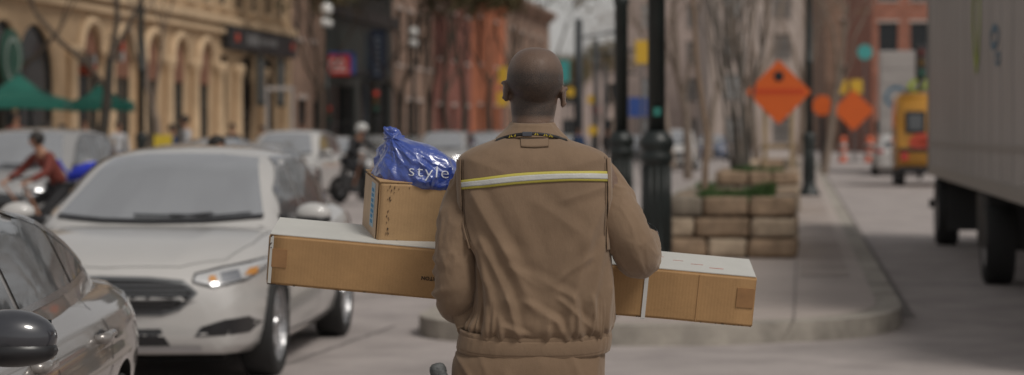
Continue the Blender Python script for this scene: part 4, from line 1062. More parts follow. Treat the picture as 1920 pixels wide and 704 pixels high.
def make_car(S, pt, label, kind='sedan', name='parked_car', fine=True, group=None, ws=None):
    t = thing(name, label, 'car', (0, 0, 0), 0, group)
    b = car_shell(S, pt); b.parent = t; bv = bvh_of(b.data)
    for sx in (-1, 1):
        for sy in (-1, 1): wheel_mb(t, sx*S['Wb'], sy*.815, S['wr'])
    bm = bmesh.new(); box(bm, -1.95, 1.95, -.66, .66, .14, .40); obj('underbody', bm, m_well, t)
    suv = kind == 'suv'; dz = .10 if suv else 0; zt = .155 if suv else 0; kz = S.get('kz', 1.); hz_ = S.get('hz', .80); zm = lambda z: z if z < .97 else .97+(z-.97)*kz; mxo = S.get('mx', 0)
    # windscreen and rear window
    wy = [(-.70, 1.0+dz), (-.35, .975+dz), (0, .97+dz), (.35, .975+dz), (.70, 1.0+dz), (.52, 1.385+zt), (.26, 1.41+zt), (0, 1.415+zt), (-.26, 1.41+zt), (-.52, 1.385+zt)]
    obj('windscreen', decal(bv, [(3, y, zm(z)) for y, z in wy], (-1, 0, 0), .005, .06), ws or m_ws, t, True)
    obj('windscreen_seal', ribbon(bv, [(3, y, z) for y, z in wy[:5]], .03, (-1, 0, 0), .007), m_trim, t)
    ry = [(-.60, 1.06+dz), (.60, 1.06+dz), (.50, 1.36+zt), (-.50, 1.36+zt)]
    obj('rear_window', decal(bv, [(-3, y, zm(z)) for y, z in ry], (1, 0, -.12), .005, .06), m_glass, t, True)
    for s in (1, -1):
        def side(name, pts, m, off=.004, par=t, th=0): return obj(name, decal(bv, [(x, s*2, z) for x, z in pts], (0, -s, 0), off, .07, 1, th), m, par, True)
        if suv: W1 = [(.72, 1.07), (.36, 1.36), (.05, 1.50), (-.12, 1.545), (-.14, 1.07)]; W2 = [(-.20, 1.07), (-.18, 1.55), (-1.02, 1.54), (-1.05, 1.09)]; W3 = [(-1.12, 1.1), (-1.10, 1.53), (-1.6, 1.45), (-1.78, 1.2)]
        else: W1 = [(.74, .985), (.47, 1.16), (.20, 1.285), (-.02, 1.375), (-.16, 1.385), (-.17, .99)]; W2 = [(-.23, .99), (-.22, 1.388), (-.60, 1.385), (-1.0, 1.32), (-1.08, 1.295), (-1.16, 1.02)]; W3 = [(-1.20, 1.025), (-1.14, 1.28), (-1.40, 1.19), (-1.62, 1.09), (-1.60, 1.05)]
        W1, W2, W3 = [[(x, zm(z)) for x, z in w_] for w_ in (W1, W2, W3)]
        side('side_window', W1, m_glass); side('side_window', W2, m_glass); side('quarter_window', W3, m_glass)
        full = [W1[0]]+W1[1:-1]+W2[1:-1]+W3[1:-1]+[W3[-1], W2[-1], W1[-1]]
        obj('window_trim', ribbon(bv, [(x, s*2, z) for x, z in full+[W1[0]]], .022, (0, -s, 0), .006, back=1), m_chr if not suv else m_trim, t)
        # doors: shut lines and handles
        for L_ in ([(.98, .94), (1.05, .70), (1.0, .28)], [(-.20, .96), (-.19, .60), (-.17, .26)], [(-1.18, .98), (-1.16, .80), (-1.02, .66), (-.93, .50), (-.90, .26)], [(1.0, .25), (0, .235), (-.9, .25)]):
            obj('door_seam', ribbon(bv, [(x, s*2, z+dz*.8) for x, z in L_], .010, (0, -s, 0), .0025, back=1), m_trim, t)
        for hx in (.02, -.98):
            h = bv.ray_cast(Vector((hx, s*2, hz_+dz)), Vector((0, -s, 0)))
            if h[0]:
                bm = bmesh.new(); tube(bm, [(hx-.11, h[0].y-s*.005, hz_+dz), (hx-.09, h[0].y+s*.028, hz_+.002+dz), (hx+.08, h[0].y+s*.030, hz_+.002+dz), (hx+.10, h[0].y-s*.005, hz_+dz)], [.012, .016, .017, .012], 10, flat=1.2)
                hd_ = obj('door_handle', bm, pt if not suv else m_trim, t, True)
                bm = bmesh.new(); blob(bm, (hx-.01, h[0].y-s*.002, hz_+dz), (.075, .007, .028), 14); obj('handle_recess', bm, m_trim, hd_, True)
        # mirror
        bm = bmesh.new(); blob(bm, (.72+mxo, s*1.02, 1.02+dz), (.08, .12, .072), 24)
        for v in bm.verts:
            if v.co.x < .70+mxo: v.co.x = .70+mxo+(v.co.x-.70-mxo)*.25
            v.co.z += .10*(abs(v.co.y)-1.0)*-.25
        mi = obj('door_mirror', bm, S.get('mirror', pt), t, True)
        bm = bmesh.new(); blob(bm, (.72+mxo, s*1.02, .982+dz), (.083, .122, .045), 20); obj('mirror_base', bm, m_trim, mi, True)
        bm = bmesh.new(); tube(bm, [(.74+mxo, s*.78, .965+dz), (.73+mxo, s*.86, .968+dz), (.72+mxo, s*.97, .975+dz)], [.05, .035, .03], 10); obj('mirror_arm', bm, m_trim, mi, True)
        bm = bmesh.new(); box(bm, .672+mxo, .676+mxo, s*1.02-.095, s*1.02+.095, .955+dz, 1.06+dz); obj('mirror_glass', bm, m_glass, mi)
        # lamps
        d = (-1, -s*.55, 0)
        hp = [(2.3, .52, .655), (2.3, .55, .70), (2.2, .70, .735), (2.0, .885, .765), (1.85, .95, .775), (1.9, .97, .735), (2.15, .86, .665), (2.3, .66, .625)]
        hh = [(x+1, s*(y+.55), z+dz*.6) for x, y, z in hp]
        hl = obj('headlight', decal(bv, hh, d, .006, .05, 1), m_lens, t, True)
        obj('headlight_surround', ribbon(bv, hh, .010, d, .008, back=1, closed=True), m_trim, hl)
        obj('indicator', decal(bv, [(x+1, s*(y+.55), z+dz*.6) for x, y, z in ((2.1, .80, .685), (2.05, .83, .725), (1.97, .88, .73), (2.02, .885, .69))], d, .010, .05, 1), m_amb, hl, True)
        obj('indicator', decal(bv, [(x+1, s*(y+.55), z+dz*.6) for x, y, z in ((2.25, .60, .655), (2.25, .61, .685), (2.22, .64, .69), (2.22, .64, .655))], d, .010, .05, 1), m_amb, hl, True)
        bm = bmesh.new(); 
        obj('headlight_reflector', decal(bv, [(x+1, s*(y+.55), z+dz*.6) for x, y, z in ((2.2, .665, .65), (2.2, .67, .705), (2.12, .77, .72), (2.12, .78, .665))], d, .010, .05, 1), m_chr, hl, True)
        obj('fog_recess', decal(bv, [(3, s*y, z+dz*.5) for y, z in ((.56, .33), (.60, .385), (.74, .43), (.84, .435), (.88, .385), (.84, .335))], (-1, 0, 0), .004, .05), m_trim, t, True)
        tl = obj('tail_light', decal(bv, [(-x-1, s*(y+.55), z+dz) for x, y, z in ((2.3, .55, .80), (2.3, .55, .93), (2.05, .90, .93), (1.95, .93, .86), (2.1, .88, .79))], (1, -s*.55, 0), .005, .05, 1), m_red, t, True)
    # face
    g = [(-.57, .59), (-.49, .655), (-.28, .675), (0, .68), (.28, .675), (.49, .655), (.57, .59), (.47, .50), (.36, .465), (-.36, .465), (-.47, .50)]
    if suv: g = [(y, z+.05) for y, z in g]
    gr = obj('grille', decal(bv, [(3, y, z) for y, z in g], (-1, 0, 0), .004, .05), m_trim, t, True)
    obj('grille_surround', ribbon(bv, [(3, y, z) for y, z in g], .022, (-1, 0, 0), .008, closed=True), m_pgr, gr)
    bm = None
    for k in range(6):
        z = .492+k*.029+(.05 if suv else 0); hw = .40+.12*math.sin(k/5*2.0); obj('grille_bar', ribbon(bv, [(3, -hw, z), (3, hw, z)], .009, (-1, 0, 0), .010), m_pgr, gr)
    obj('lower_intake', decal(bv, [(3, y, z) for y, z in ((-.42, .275), (-.36, .375), (.36, .375), (.42, .275))], (-1, 0, 0), .004, .05), m_trim, t, True)
    obj('bumper_lip', ribbon(bv, [(3, y, .255) for y in (-.6, -.3, 0, .3, .6)], .03, (-1, 0, 0), .006), m_rim, t)
    obj('bonnet_seam', ribbon(bv, [(x, y, 3) for x, y in ((1.15, -.80), (1.7, -.79), (2.1, -.70), (2.28, -.45), (2.33, 0), (2.28, .45), (2.1, .70), (1.7, .79), (1.15, .80))], .004, (0, 0, -1), .0025), m_trim, t)
    for s in (-1, 1):
        obj('wiper', ribbon(bv, [(3, s*.12-.02, 1.005+dz), (3, s*.12+.30, .998+dz), (3, s*.12+.50, 1.015+dz)], .012, (-1, 0, 0), .016), m_trim, t)
    bm = bmesh.new(); box(bm, -.0, .02, -.26, .26, 0, .13, bev=.004); pl = obj('number_plate', bm, mat('plate_white', (.5, .5, .5), .5), t); pl.location = (-2.46, 0, .68)
    return t
YAWF = R(4.4)
ford = make_car(SED, pt_white, 'white saloon car with six-bar grille, filling the lane beside the courier, front on', group=None)
ford.location = (-2.30, 16.17, 0); ford.rotation_euler = (0, 0, -R(90)-YAWF)
GRY = dict(SED); GRY['body'] = [(x, min(h, .985) if x < -1 else h, b, w_) for x, h, b, w_ in SED['body']]; GRY['cab'] = [(x, zz if zz < .97 else .97+(zz-.97)*.80, wb) for x, zz, wb in SED['cab']]; GRY['kz'] = .80; GRY['hz'] = .845; GRY['mx'] = .22; GRY['mirror'] = paint('black_mirror_paint', (.03, .032, .04))
silver = make_car(GRY, pt_grey, 'warm grey saloon cut off by the left edge, nearest car, with chrome window trim', ws=m_ws)
silver.location = (-2.35, 7.0, 0)
for o in list(silver.children):
    if o.name.startswith('tail_light') and o.bound_box[0][1] > 0: o.location = (0, 0, -.02); o.data = o.data.copy(); o.data.materials[0] = mat('smoked_tail_light', (.10, .03, .03), .25, coat=.6); silver.rotation_euler = (0, 0, -R(90))
# ------------------------------------------------------------------ street traffic
suv0 = make_car(SUV, pt_silver, 'silver estate car behind the cyclist in maroon, at the left edge', kind='suv')
G_ = 'cars standing and moving in the street'
def put(src, px, Y, label, yaw=0., scale=None, mats=None, away=False, name=None):
    a = -R(90)-TH+(math.pi if away else 0)+R(yaw)
    o = dup(src, gx(px, Y), a, label, scale, G_, mats)
    if name: o.name = name
    return o
suv0.location = gx(62, 33.5); suv0.rotation_euler = (0, 0, -R(90)-TH+R(2)); suv0['group'] = G_
ford['group'] = G_; silver['group'] = G_
W = lambda m: {'white_car_paint': m}
put(ford, 352, 32.5, 'low white saloon just behind the large white saloon roof, right of the silver estate', 0, (.97, 1, .96))
put(suv0, 545, 52, 'white crossover car facing us, left of the parked motorbike', 0, None, {'silver_car_paint': pt_white})
put(ford, 622, 66, 'white saloon half hidden behind the white crossover and the motorbike', 0)
put(ford, 470, 42, 'pale grey saloon tucked between the low white saloon and the white crossover', 0, (1, .95, .93), W(pt_silver))
put(ford, 400, 50, 'pale blue grey saloon low between two white cars, behind the orange-faced walker', 0, None, W(paint('pale_blue_paint', (.26, .31, .36), .2)))
put(suv0, 835, 74, 'silver crossover far up the street, left of the blue parcel bag', 0, None, {})
put(suv0, 915, 84, 'pale silver crossover far up the street, just left of his neck', 0, None, {})
put(ford, 702, 84, 'white saloon behind the motorcyclist in the receding row', 0, None, {})
put(ford, 752, 96, 'silver saloon between the motorcyclist and the blue parcel bag', 0, None, W(pt_silver))
put(ford, 792, 120, 'distant white saloon beyond the blue parcel bag', 0, None, {})
put(ford, 1066, 112, 'distant pale car just right of his neck', 0, None, W(pt_silver))
put(suv0, 1268, 96, 'white van-like car seen between the near lamp post and the slim trunk', 0, (1, 1, 1.05), {'silver_car_paint': pt_white})
put(ford, 1195, 118, 'dark car far off between the two lamp posts', 0, None, W(pt_dark))
put(ford, 1335, 130, 'dark distant car behind the slim pale trunk', 0, None, W(pt_blue))
put(ford, 1682, 84, 'white hatchback with red tail light driving away behind the yellow van', 0, (.85, .98, 1.05), {}, away=True)
# ------------------------------------------------------------------ box trucks
m_tw = mat('truck_white', (.36, .335, .32), .45, noise_amt=.10, noise_scale=.7); m_lime = mat('lime_print', (.32, .40, .03), .5); m_blu = mat('teal_blue_print', (.06, .16, .24), .5)
m_tdark = mat('truck_chassis', (.02, .02, .02), .6); m_pgrey = mat('grey_steel', (.12, .12, .12), .5, metal=.4)
def truck(loc, rz, label, Lb, Wb_, z0, z1, rings, side_logo=True, rear_logo=False):
    """box runs from x=0 (rear) to Lb, y from -Wb/2..Wb/2; cab ahead"""
    t = thing('box_truck', label, 'truck', loc, rz, 'white box trucks')
    hw = Wb_/2
    bm = bmesh.new(); box(bm, 0, Lb, -hw, hw, z0, z1, bev=.03); obj('cargo_box', bm, m_tw, t)
    bm = bmesh.new()
    for s in (-1, 1):
        box(bm, .0, Lb, s*(hw+.004)-.012, s*(hw+.004)+.012, z0-.02, z0+.12); box(bm, 0, Lb, s*(hw+.004)-.012, s*(hw+.004)+.012, z1-.1, z1+.012)
        for x in (.05, Lb-.05): box(bm, x-.05, x+.05, s*(hw+.006)-.016, s*(hw+.006)+.016, z0, z1)
    obj('corner_rail', bm, m_pgrey if False else mat('truck_rail', (.30, .285, .27), .4, metal=.3), t)
    bm = bmesh.new(); box(bm, -.03, -.005, -hw+.08, hw-.08, z0+.1, z1-.12, bev=.004)
    rd = obj('rear_door', bm, m_tw, t)
    bm = bmesh.new()
    for s in (-1, 1): box(bm, .1, Lb-.1, s*(hw+.01)-.008, s*(hw+.01)+.008, z0+.42, z0+.47)
    obj('rub_rail', bm, mat('truck_rail', (.30, .285, .27), .4, metal=.3), t)
    bm = bmesh.new()
    for s in (-1, 1):
        for k in range(1, int(Lb/1.2)): box(bm, k*1.2-.006, k*1.2+.006, s*(hw+.003)-.003, s*(hw+.003)+.003, z0+.13, z1-.1)
    obj('panel_seam', bm, mat('panel_seam_grey', (.34, .32, .305), .6), t)
    bm = bmesh.new()
    for z in [z0+.1+(z1-z0-.22)*k/6 for k in range(1, 6)]: box(bm, -.036, -.031, -hw+.09, hw-.09, z-.008, z+.008)
    obj('door_seam', bm, m_tdark, rd)
    bm = bmesh.new(); box(bm, .1, Lb+1.9, -.5, .5, z0-.3, z0-.03); box(bm, 0, .15, -hw, hw, z0-.5, z0-.38); obj('chassis', bm, m_tdark, t)
    for s in (-1, 1):
        bm = bmesh.new(); box(bm, Lb*.52, Lb*.52+1.3, s*(hw-.25)-.22, s*(hw-.25)+.22, z0-.62, z0-.05, bev=.03); obj('fuel_tank', bm, m_tdark, t)
        for x in rings:
            w2 = thing_part('wheel', t, (x, s*(hw-.17), .48))
            bm = bmesh.new(); lathe(bm, [(.30, -.14), (.45, -.15), (.48, -.12), (.48, .12), (.45, .15), (.30, .14)], 32, axis='y', caps=False); obj('tyre', bm, m_rub, w2, True)
            bm = bmesh.new(); lathe(bm, [(.31, s*.14), (.28, s*.06), (.12, s*.05), (.10, s*.13), (0, s*.13)], 24, axis='y', caps=False); obj('rim', bm, m_tw, w2)
        bm = bmesh.new(); box(bm, Lb*.22, Lb*.22+.03, s*(hw-.3)-.26, s*(hw-.3)+.26, .3, z0-.05); obj('mud_flap', bm, m_tdark, t)
        bm = bmesh.new(); box(bm, -.06, 0, s*(hw-.2)-.12, s*(hw-.2)+.12, z0-.3, z0-.2); obj('tail_light', bm, m_red, t)
    # cab
    bm = bmesh.new(); prof = [(Lb+.12, z0-.35), (Lb+2.25, z0-.35), (Lb+2.3, z0+.25), (Lb+2.2, z0+.55), (Lb+1.75, z0+1.35), (Lb+1.5, z0+1.5), (Lb+.12, z0+1.5)]
    prism(bm, prof, 2*hw-.1, Matrix.Translation((0, -hw+.05, 0))); bmesh.ops.bevel(bm, geom=bm.edges[:], offset=.06, segments=3, affect='EDGES'); obj('cab', bm, m_tw, t, True)
    for s in (-1, 1):
        bm = bmesh.new(); prism(bm, [(Lb+.5, z0+.55), (Lb+2.0, z0+.55), (Lb+1.62, z0+1.3), (Lb+.5, z0+1.3)], .012, Matrix.Translation((0, s*(hw-.045)-.006, 0))); obj('cab_window', bm, m_glass, t)
        bm = bmesh.new(); box(bm, Lb+1.9, Lb+2.0, s*(hw+.22)-.1, s*(hw+.22)+.1, z0+.5, z0+1.1, bev=.03); tube(bm, [(Lb+1.9, s*(hw-.1), z0+1.2), (Lb+1.95, s*(hw+.2), z0+1.15), (Lb+1.95, s*(hw+.2), z0+1.0)], .02, 6); obj('mirror', bm, m_trim, t)
    bm = bmesh.new(); M_ = Matrix.Translation((Lb+2.0, 0, z0+.93)) @ Matrix.Rotation(R(-29), 4, 'Y'); box(bm, -.005, .005, -hw+.25, hw-.25, -.4, .4, M_); obj('windscreen', bm, m_glass, t)
    return t
def ring2d(bm, cx, cz, a, b, w_, M, n=40, power=1.2, lean=0.):
    rows = []
    for k in range(n):
        th = 2*math.pi*k/n; c, s = math.cos(th), math.sin(th); e = power
        p = Vector((math.copysign(abs(c)**e, c), math.copysign(abs(s)**e, s))); rows.append([bm.verts.new(M @ Vector((cx+p.x*(a+f*w_)+lean*p.y*b, y, cz+p.y*(b+f*w_)))) for y in (0, -.004) for f in (0, -1)])
    for k in range(n):
        A_, B_2 = rows[k], rows[(k+1) % n]
        for i, j in ((0, 1), (1, 3), (3, 2), (2, 0)): bm.faces.new((A_[i], A_[j], B_2[j], B_2[i]))
# near truck: parked with its rear away from us, box side along the street, wheels at u 24 and 32.5
v_t = 1.86; hwT = 1.22
tk = truck(st(v_t+hwT, 33.6), -R(90)-TH, 'large white box truck at the right edge, nearest truck, lime ring print on its side', 16.6, 2*hwT, .98, 3.9, [1.3, 9.6, 17.6])
# its street side facing us is local -y after the half turn, so lay the print there
sgn = -1 if (Matrix.Rotation(-R(90)-TH, 3, 'Z') @ Vector((0, -1, 0))).x < 0 else 1
lg = bmesh.new(); ML = Matrix.Translation((0, sgn*-1*(-hwT-.008), 0)) if sgn > 0 else Matrix.Translation((0, -hwT-.008, 0))
def side_y(u): return None
# street coordinate of pixel column on the truck side
def tu(px): return v_t/((px-960)/F*SY-SX)*1.0
def tz(px, py): Y_ = Yv(px, v_t); return H-(py-HZ)/F*Y_
xl_ = lambda px: 33.6-(Yv(px, v_t)+0*1)/SY*1.0+ (v_t*SX/SY)*0
ring2d(lg, 33.6-(Yv(1832, v_t)/SY+v_t*SX/SY*1.0)*1.0, tz(1832, 30), .52, .62, .15, ML, power=1.35)
obj('lime_ring_print', lg, m_lime, tk)
lg = bmesh.new(); ring2d(lg, 33.6-(Yv(1862, v_t)/SY), tz(1862, 72), .45, .13, .07, ML); ring2d(lg, 33.6-(Yv(1868, v_t)/SY), tz(1868, 112), .28, .07, .04, ML); obj('blue_print', lg, m_blu, tk)
tk2 = truck(gx(1716, 88), R(90)-TH*1.4, 'white delivery truck farther up the right lane, rear doors with lime mark and blue ring', 6.5, 2.75, 1.0, 4.75, [1.4, 8.0])
bm = bmesh.new(); M_ = Matrix.Translation((-.04, 0, 0)) @ Matrix.Rotation(R(-90), 4, 'Z')
ring2d(bm, .0, 0, .42, .34, .2, Matrix.Translation((-.045, -.15, 2.45+1.0)) @ Matrix.Rotation(R(-90), 4, 'Z'), lean=.5)
obj('lime_print', bm, m_lime, tk2)
bm = bmesh.new(); ring2d(bm, 0, 0, .44, .44, .13, Matrix.Translation((-.045, .72, 2.95)) @ Matrix.Rotation(R(-90), 4, 'Z'), power=1); obj('blue_ring_print', bm, m_blu, tk2)
# ------------------------------------------------------------------ yellow van, rear towards us
m_yv = mat('yellow_van_paint', (.50, .235, .02), .35, coat=.8); 
yv = thing('yellow_van', 'yellow high-roofed van driving away between the white trucks', 'van', gx(1748, 66), R(90)-TH)
bm = bmesh.new(); prism(bm, [(0, .45), (4.2, .45), (5.0, .55), (5.1, 1.1), (4.6, 1.4), (4.1, 2.1), (3.8, 2.6), (.25, 2.75), (.05, 2.6), (0, 1.2)], 1.95, Matrix.Translation((0, -.975, 0))); bmesh.ops.bevel(bm, geom=bm.edges[:], offset=.09, segments=3, affect='EDGES'); obj('body', bm, m_yv, yv, True)
for y in (.48, -.48):
    bm = bmesh.new(); box(bm, -.035, .03, y-.30, y+.30, 1.55, 2.2, bev=.03); f_ = obj('rear_window', bm, m_trim, yv); bm = bmesh.new(); box(bm, -.045, -.036, y-.2, y+.2, 1.65, 2.1); obj('pane', bm, m_glass, f_)
bm = bmesh.new(); box(bm, -.05, .02, -.96, .96, 1.02, 1.13, bev=.01); obj('black_band', bm, m_trim, yv)
bm = bmesh.new(); box(bm, -.06, .02, -.98, .98, .42, .60, bev=.03); obj('bumper', bm, m_trim, yv)
for s in (-1, 1):
    bm = bmesh.new(); box(bm, -.04, .05, s*.80-.11, s*.80+.11, .75, 1.0, bev=.03); obj('tail_light', bm, m_red, yv)
    for x in (.9, 4.1): wheel_mb(yv, x, s*.86, .36)
bm = bmesh.new(); ring2d(bm, 0, 0, .42, .26, .4, Matrix.Translation((-.025, .25, 1.3)) @ Matrix.Rotation(R(-90), 4, 'Z'), power=1); obj('red_print', bm, mat('red_print', (.45, .06, .03), .5), yv)
bm = bmesh.new(); tube(bm, [(.3, -.7, 2.72), (.3, -.7, 2.84), (.3, .7, 2.84), (.3, .7, 2.72)], .02, 6); tube(bm, [(3.4, -.7, 2.6), (3.4, -.7, 2.84), (3.4, .7, 2.84), (3.4, .7, 2.6)], .02, 6); tube(bm, [(.3, .7, 2.84), (3.4, .7, 2.84)], .02, 6); tube(bm, [(.3, -.7, 2.84), (3.4, -.7, 2.84)], .02, 6); obj('roof_rack', bm, m_trim, yv)
# ------------------------------------------------------------------ road works signs
m_org = mat('orange_sign_sheeting', (.60, .105, .012), .5, noise_amt=.05, noise_scale=3); m_org2 = mat('deep_orange_sheeting', (.52, .055, .008), .5); m_wood = mat('pale_timber', (.30, .22, .13), .8, noise_amt=.25, noise_scale=9)
def diamond_sign(px, py, Y, diag, label, face, name='diamond_sign', zb=.156, wood=True, sym=True):
    c = at(px, py, Y); t = thing(name, label, 'road sign', (c.x, c.y, zb), -TH*.5, 'orange road works signs'); hz = c.z-zb; r = diag/2
    bm = bmesh.new(); n = 8; pts = []
    for k in range(4):
        a = k*math.pi/2+math.pi/2
        for j in range(-2, 3): pts.append((r*math.cos(a)*.94+.06*r*math.cos(a+j*.39), r*math.sin(a)*.94+.06*r*math.sin(a+j*.39)+hz))
    prism(bm, pts, .02, Matrix.Translation((0, -.01, 0))); fc = obj('sign_face', bm, face, t)
    if sym:
        bm = bmesh.new(); box(bm, -r*.80, r*.80, -.016, -.011, hz-.07*r, hz+.10*r); obj('centre_band', bm, m_org2, fc)
        bm = bmesh.new(); lathe(bm, [(0, -.02), (.16*r, -.02), (.16*r, -.012), (0, -.012)], 20, Matrix.Translation((0, 0, hz+.50*r)), axis='y')
        box(bm, -.05*r, .05*r, -.02, -.012, hz+.34*r, hz+.40*r); obj('symbol', bm, m_trim, fc)
    bm = bmesh.new()
    if wood:
        for s in (-.42, .42): box(bm, s*r-.045, s*r+.045, .015, .09, 0, hz+.45*r)
        box(bm, -.55*r, .55*r, .092, .13, .75, .83)
    else: box(bm, -.03, .03, .015, .06, 0, hz+r*.6); box(bm, -.35, .35, -.1, .2, 0, .06)
    obj('support', bm, m_wood if wood else m_pgrey, t); return t
diamond_sign(1460, 173, 45.5, 1.27, 'large orange diamond warning sign on pale timber legs above the second planter', m_org, zb=.5)
diamond_sign(1600, 207, 112, 2.0, 'farther orange diamond sign with two yellow squares over it, beyond the island', m_org, wood=False, sym=False)
c = at(1542, 198, 100); rs_ = thing('round_sign', 'orange octagonal sign on a dark post, between the two orange diamonds', 'road sign', (c.x, c.y, .156), 0, 'orange road works signs')
bm = bmesh.new(); prism(bm, [(.47*math.cos(R(22.5+45*k)), .47*math.sin(R(22.5+45*k))+c.z-.156) for k in range(8)], .02); obj('sign_face', bm, m_org, rs_)
bm = bmesh.new(); box(bm, -.10, .10, .025, .1, 0, c.z-.3); obj('support', bm, m_trim, rs_)
m_y = mat('yellow_sign', (.58, .36, .03), .5)
for px, lab in ((1577, 'left of two small yellow signs above the farther orange diamond'), (1606, 'right of two small yellow signs above the farther orange diamond')):
    c = at(px, 163, 113); t = thing('yellow_sign', lab, 'road sign', (c.x, c.y, .156), 0, 'yellow signs over the road works')
    bm = bmesh.new(); box(bm, -.3, .3, -.01, .01, c.z-.156-.35, c.z-.156+.35, bev=.008); obj('sign_face', bm, m_y, t)
    bm = bmesh.new(); box(bm, -.03, .03, .012, .06, 0, c.z-.0); obj('support', bm, m_pgrey, t)
m_cone = mat('orange_barrel_plastic', (.55, .09, .02), .45)
for px, lab in ((1580, 'left orange traffic drum under the farther diamond sign'), (1630, 'right orange traffic drum near the white hatchback')):
    t = thing('traffic_drum', lab, 'traffic drum', gx(px, 122, .0), 0, 'orange traffic drums')
    bm = bmesh.new(); lathe(bm, [(.3, 0), (.3, .08), (.22, .1), (.21, .5), (.19, 1.1), (.16, 1.38), (0, 1.4)], 20); obj('drum', bm, m_cone, t, True)
    for z in (.35, .8): bm = bmesh.new(); lathe(bm, [(.232, z), (.222, z+.2)], 20, caps=False); obj('white_band', bm, m_sil, t, True)
# teal round sign, blue panel, yellow signals and so on along the street
m_teal = mat('teal_sign', (.05, .30, .29), .5); m_bs = mat('blue_sign', (.03, .08, .30), .5)
def pole_sign(name, label, px, py, Y, w_, h_, m, round_=False, sides=None, cat='sign', zb=.0, rz=0):
    c = at(px, py, Y); t = thing(name, label, cat, (c.x, c.y, zb), rz); hz = c.z-zb
    bm = bmesh.new()
    if round_: prism(bm, [(w_/2*math.cos(R(15*k)), w_/2*math.sin(R(15*k))+hz) for k in range(24)], .03)
    else: box(bm, -w_/2, w_/2, 0, .03, hz-h_/2, hz+h_/2, bev=.01)
    f_ = obj('sign_face', bm, m, t)
    bm = bmesh.new(); box(bm, -.04, .04, .035, .11, 0, hz+h_/2*.8); obj('post', bm, m_pgrey, t); return t
pole_sign('round_sign', 'round teal sign high beside the brick building corner', 1622, 98, 125, .85, .85, m_teal, True)
pole_sign('hanging_banner', 'teal banner sign just right of his head', 1058, 134, 120, .55, 1.15, m_teal)
pole_sign('street_banner', 'yellow banner behind and left of the nearest lamp post', 1204, 98, 80, .48, .82, m_y)
pole_sign('yellow_board', 'upper yellow board just left of his head', 944, 142, 110, .45, .85, m_y)
pole_sign('yellow_board', 'lower yellow board at ear height left of his head', 942, 186, 100, .45, .60, m_y)
pole_sign('yellow_board', 'small round yellow board right of his ear', 1070, 173, 115, .5, .5, m_y, True)
pole_sign('yellow_board', 'small yellow board right of the far poles', 1109, 187, 130, .5, .5, m_y, True)
pole_sign('yellow_board', 'low yellow roundel near street level right of his collar', 1111, 245, 95, .42, .5, m_y, True)
pole_sign('red_board', 'small red board low between the far poles', 1118, 207, 140, .4, .5, mat('red_sign', (.45, .06, .05), .5))
pole_sign('blue_board', 'blue board low between the two near lamp posts', 1196, 201, 105, .85, .9, m_bs)
pole_sign('sale_board', 'yellow board low behind the lamp post collars', 1240, 350 if False else 262, 140, .5, .5, mat('pale_board', (.45, .42, .36), .6))
# utility poles
for px, ytop, Y, r, lab in ((1085, 36, 105, .22, 'tall dark pole right of his head, nearer of two'), (1118, 74, 125, .16, 'thinner dark pole right of the tall one'), (1134, 120, 150, .14, 'short dark pole farthest right near the street end')):
    g0 = gx(px, Y); z = H+(250-ytop)/F*Y; t = thing('utility_pole', lab, 'pole', g0, 0, 'poles at the far end of the street')
    bm = bmesh.new(); tube(bm, [(0, 0, 0), (0, 0, z)], [r, r*.8], 10); obj('mast', bm, m_pgrey if False else mat('dark_pole', (.035, .04, .045), .7), t, True)
    bm = bmesh.new(); tube(bm, [(0, 0, z-.9), (1.6, 0, z-.6)], .06, 6); box(bm, 1.4, 2.2, -.12, .12, z-.68, z-.54, bev=.02); obj('lamp_arm', bm, MATS['dark_pole'], t)
# traffic signals
def signal(px, py, Y, label, lit, poleoff=.0, h_=1.1, w_=.36, big=1.):
    c = at(px, py, Y); t = thing('traffic_signal', label, 'traffic light', (c.x+poleoff, c.y, 0), 0, 'traffic signals along the street')
    bm = bmesh.new(); box(bm, -w_/2*big, w_/2*big, -.12, .12, c.z-h_/2*big, c.z+h_/2*big, bev=.03); hs_ = obj('signal_head', bm, m_trim, t)
    for k, (nm, col, es) in enumerate((('red_lens', (.10, .015, .01), .30), ('amber_lens', (.10, .05, .0), 0), ('green_lens', (.01, .08, .05), 0))):
        bm = bmesh.new(); lathe(bm, [(.12*big, -.125), (.10*big, -.14), (0, -.145)], 16, Matrix.Translation((0, 0, c.z+(1-k)*.33*h_/1.1*big)), axis='y')
        obj(nm, bm, mat(nm+('_lit' if lit == k else ''), col, .4, emit=(1, .08, .03, es) if lit == k and es else None), hs_)
    bm = bmesh.new(); tube(bm, [(0, .18, 0), (0, .18, c.z+h_/2)], .07, 8); obj('post', bm, m_trim, t, True); return t
signal(706, 190, 98, 'traffic signal showing red in front of the dark shopfront', 0)
signal(616, 214, 100, 'low traffic signal showing red left of the dark shop doorway', 0, h_=.8)
signal(1727, 118, 76, 'tall black traffic signal above the yellow van', -1, h_=1.15, big=1.0)
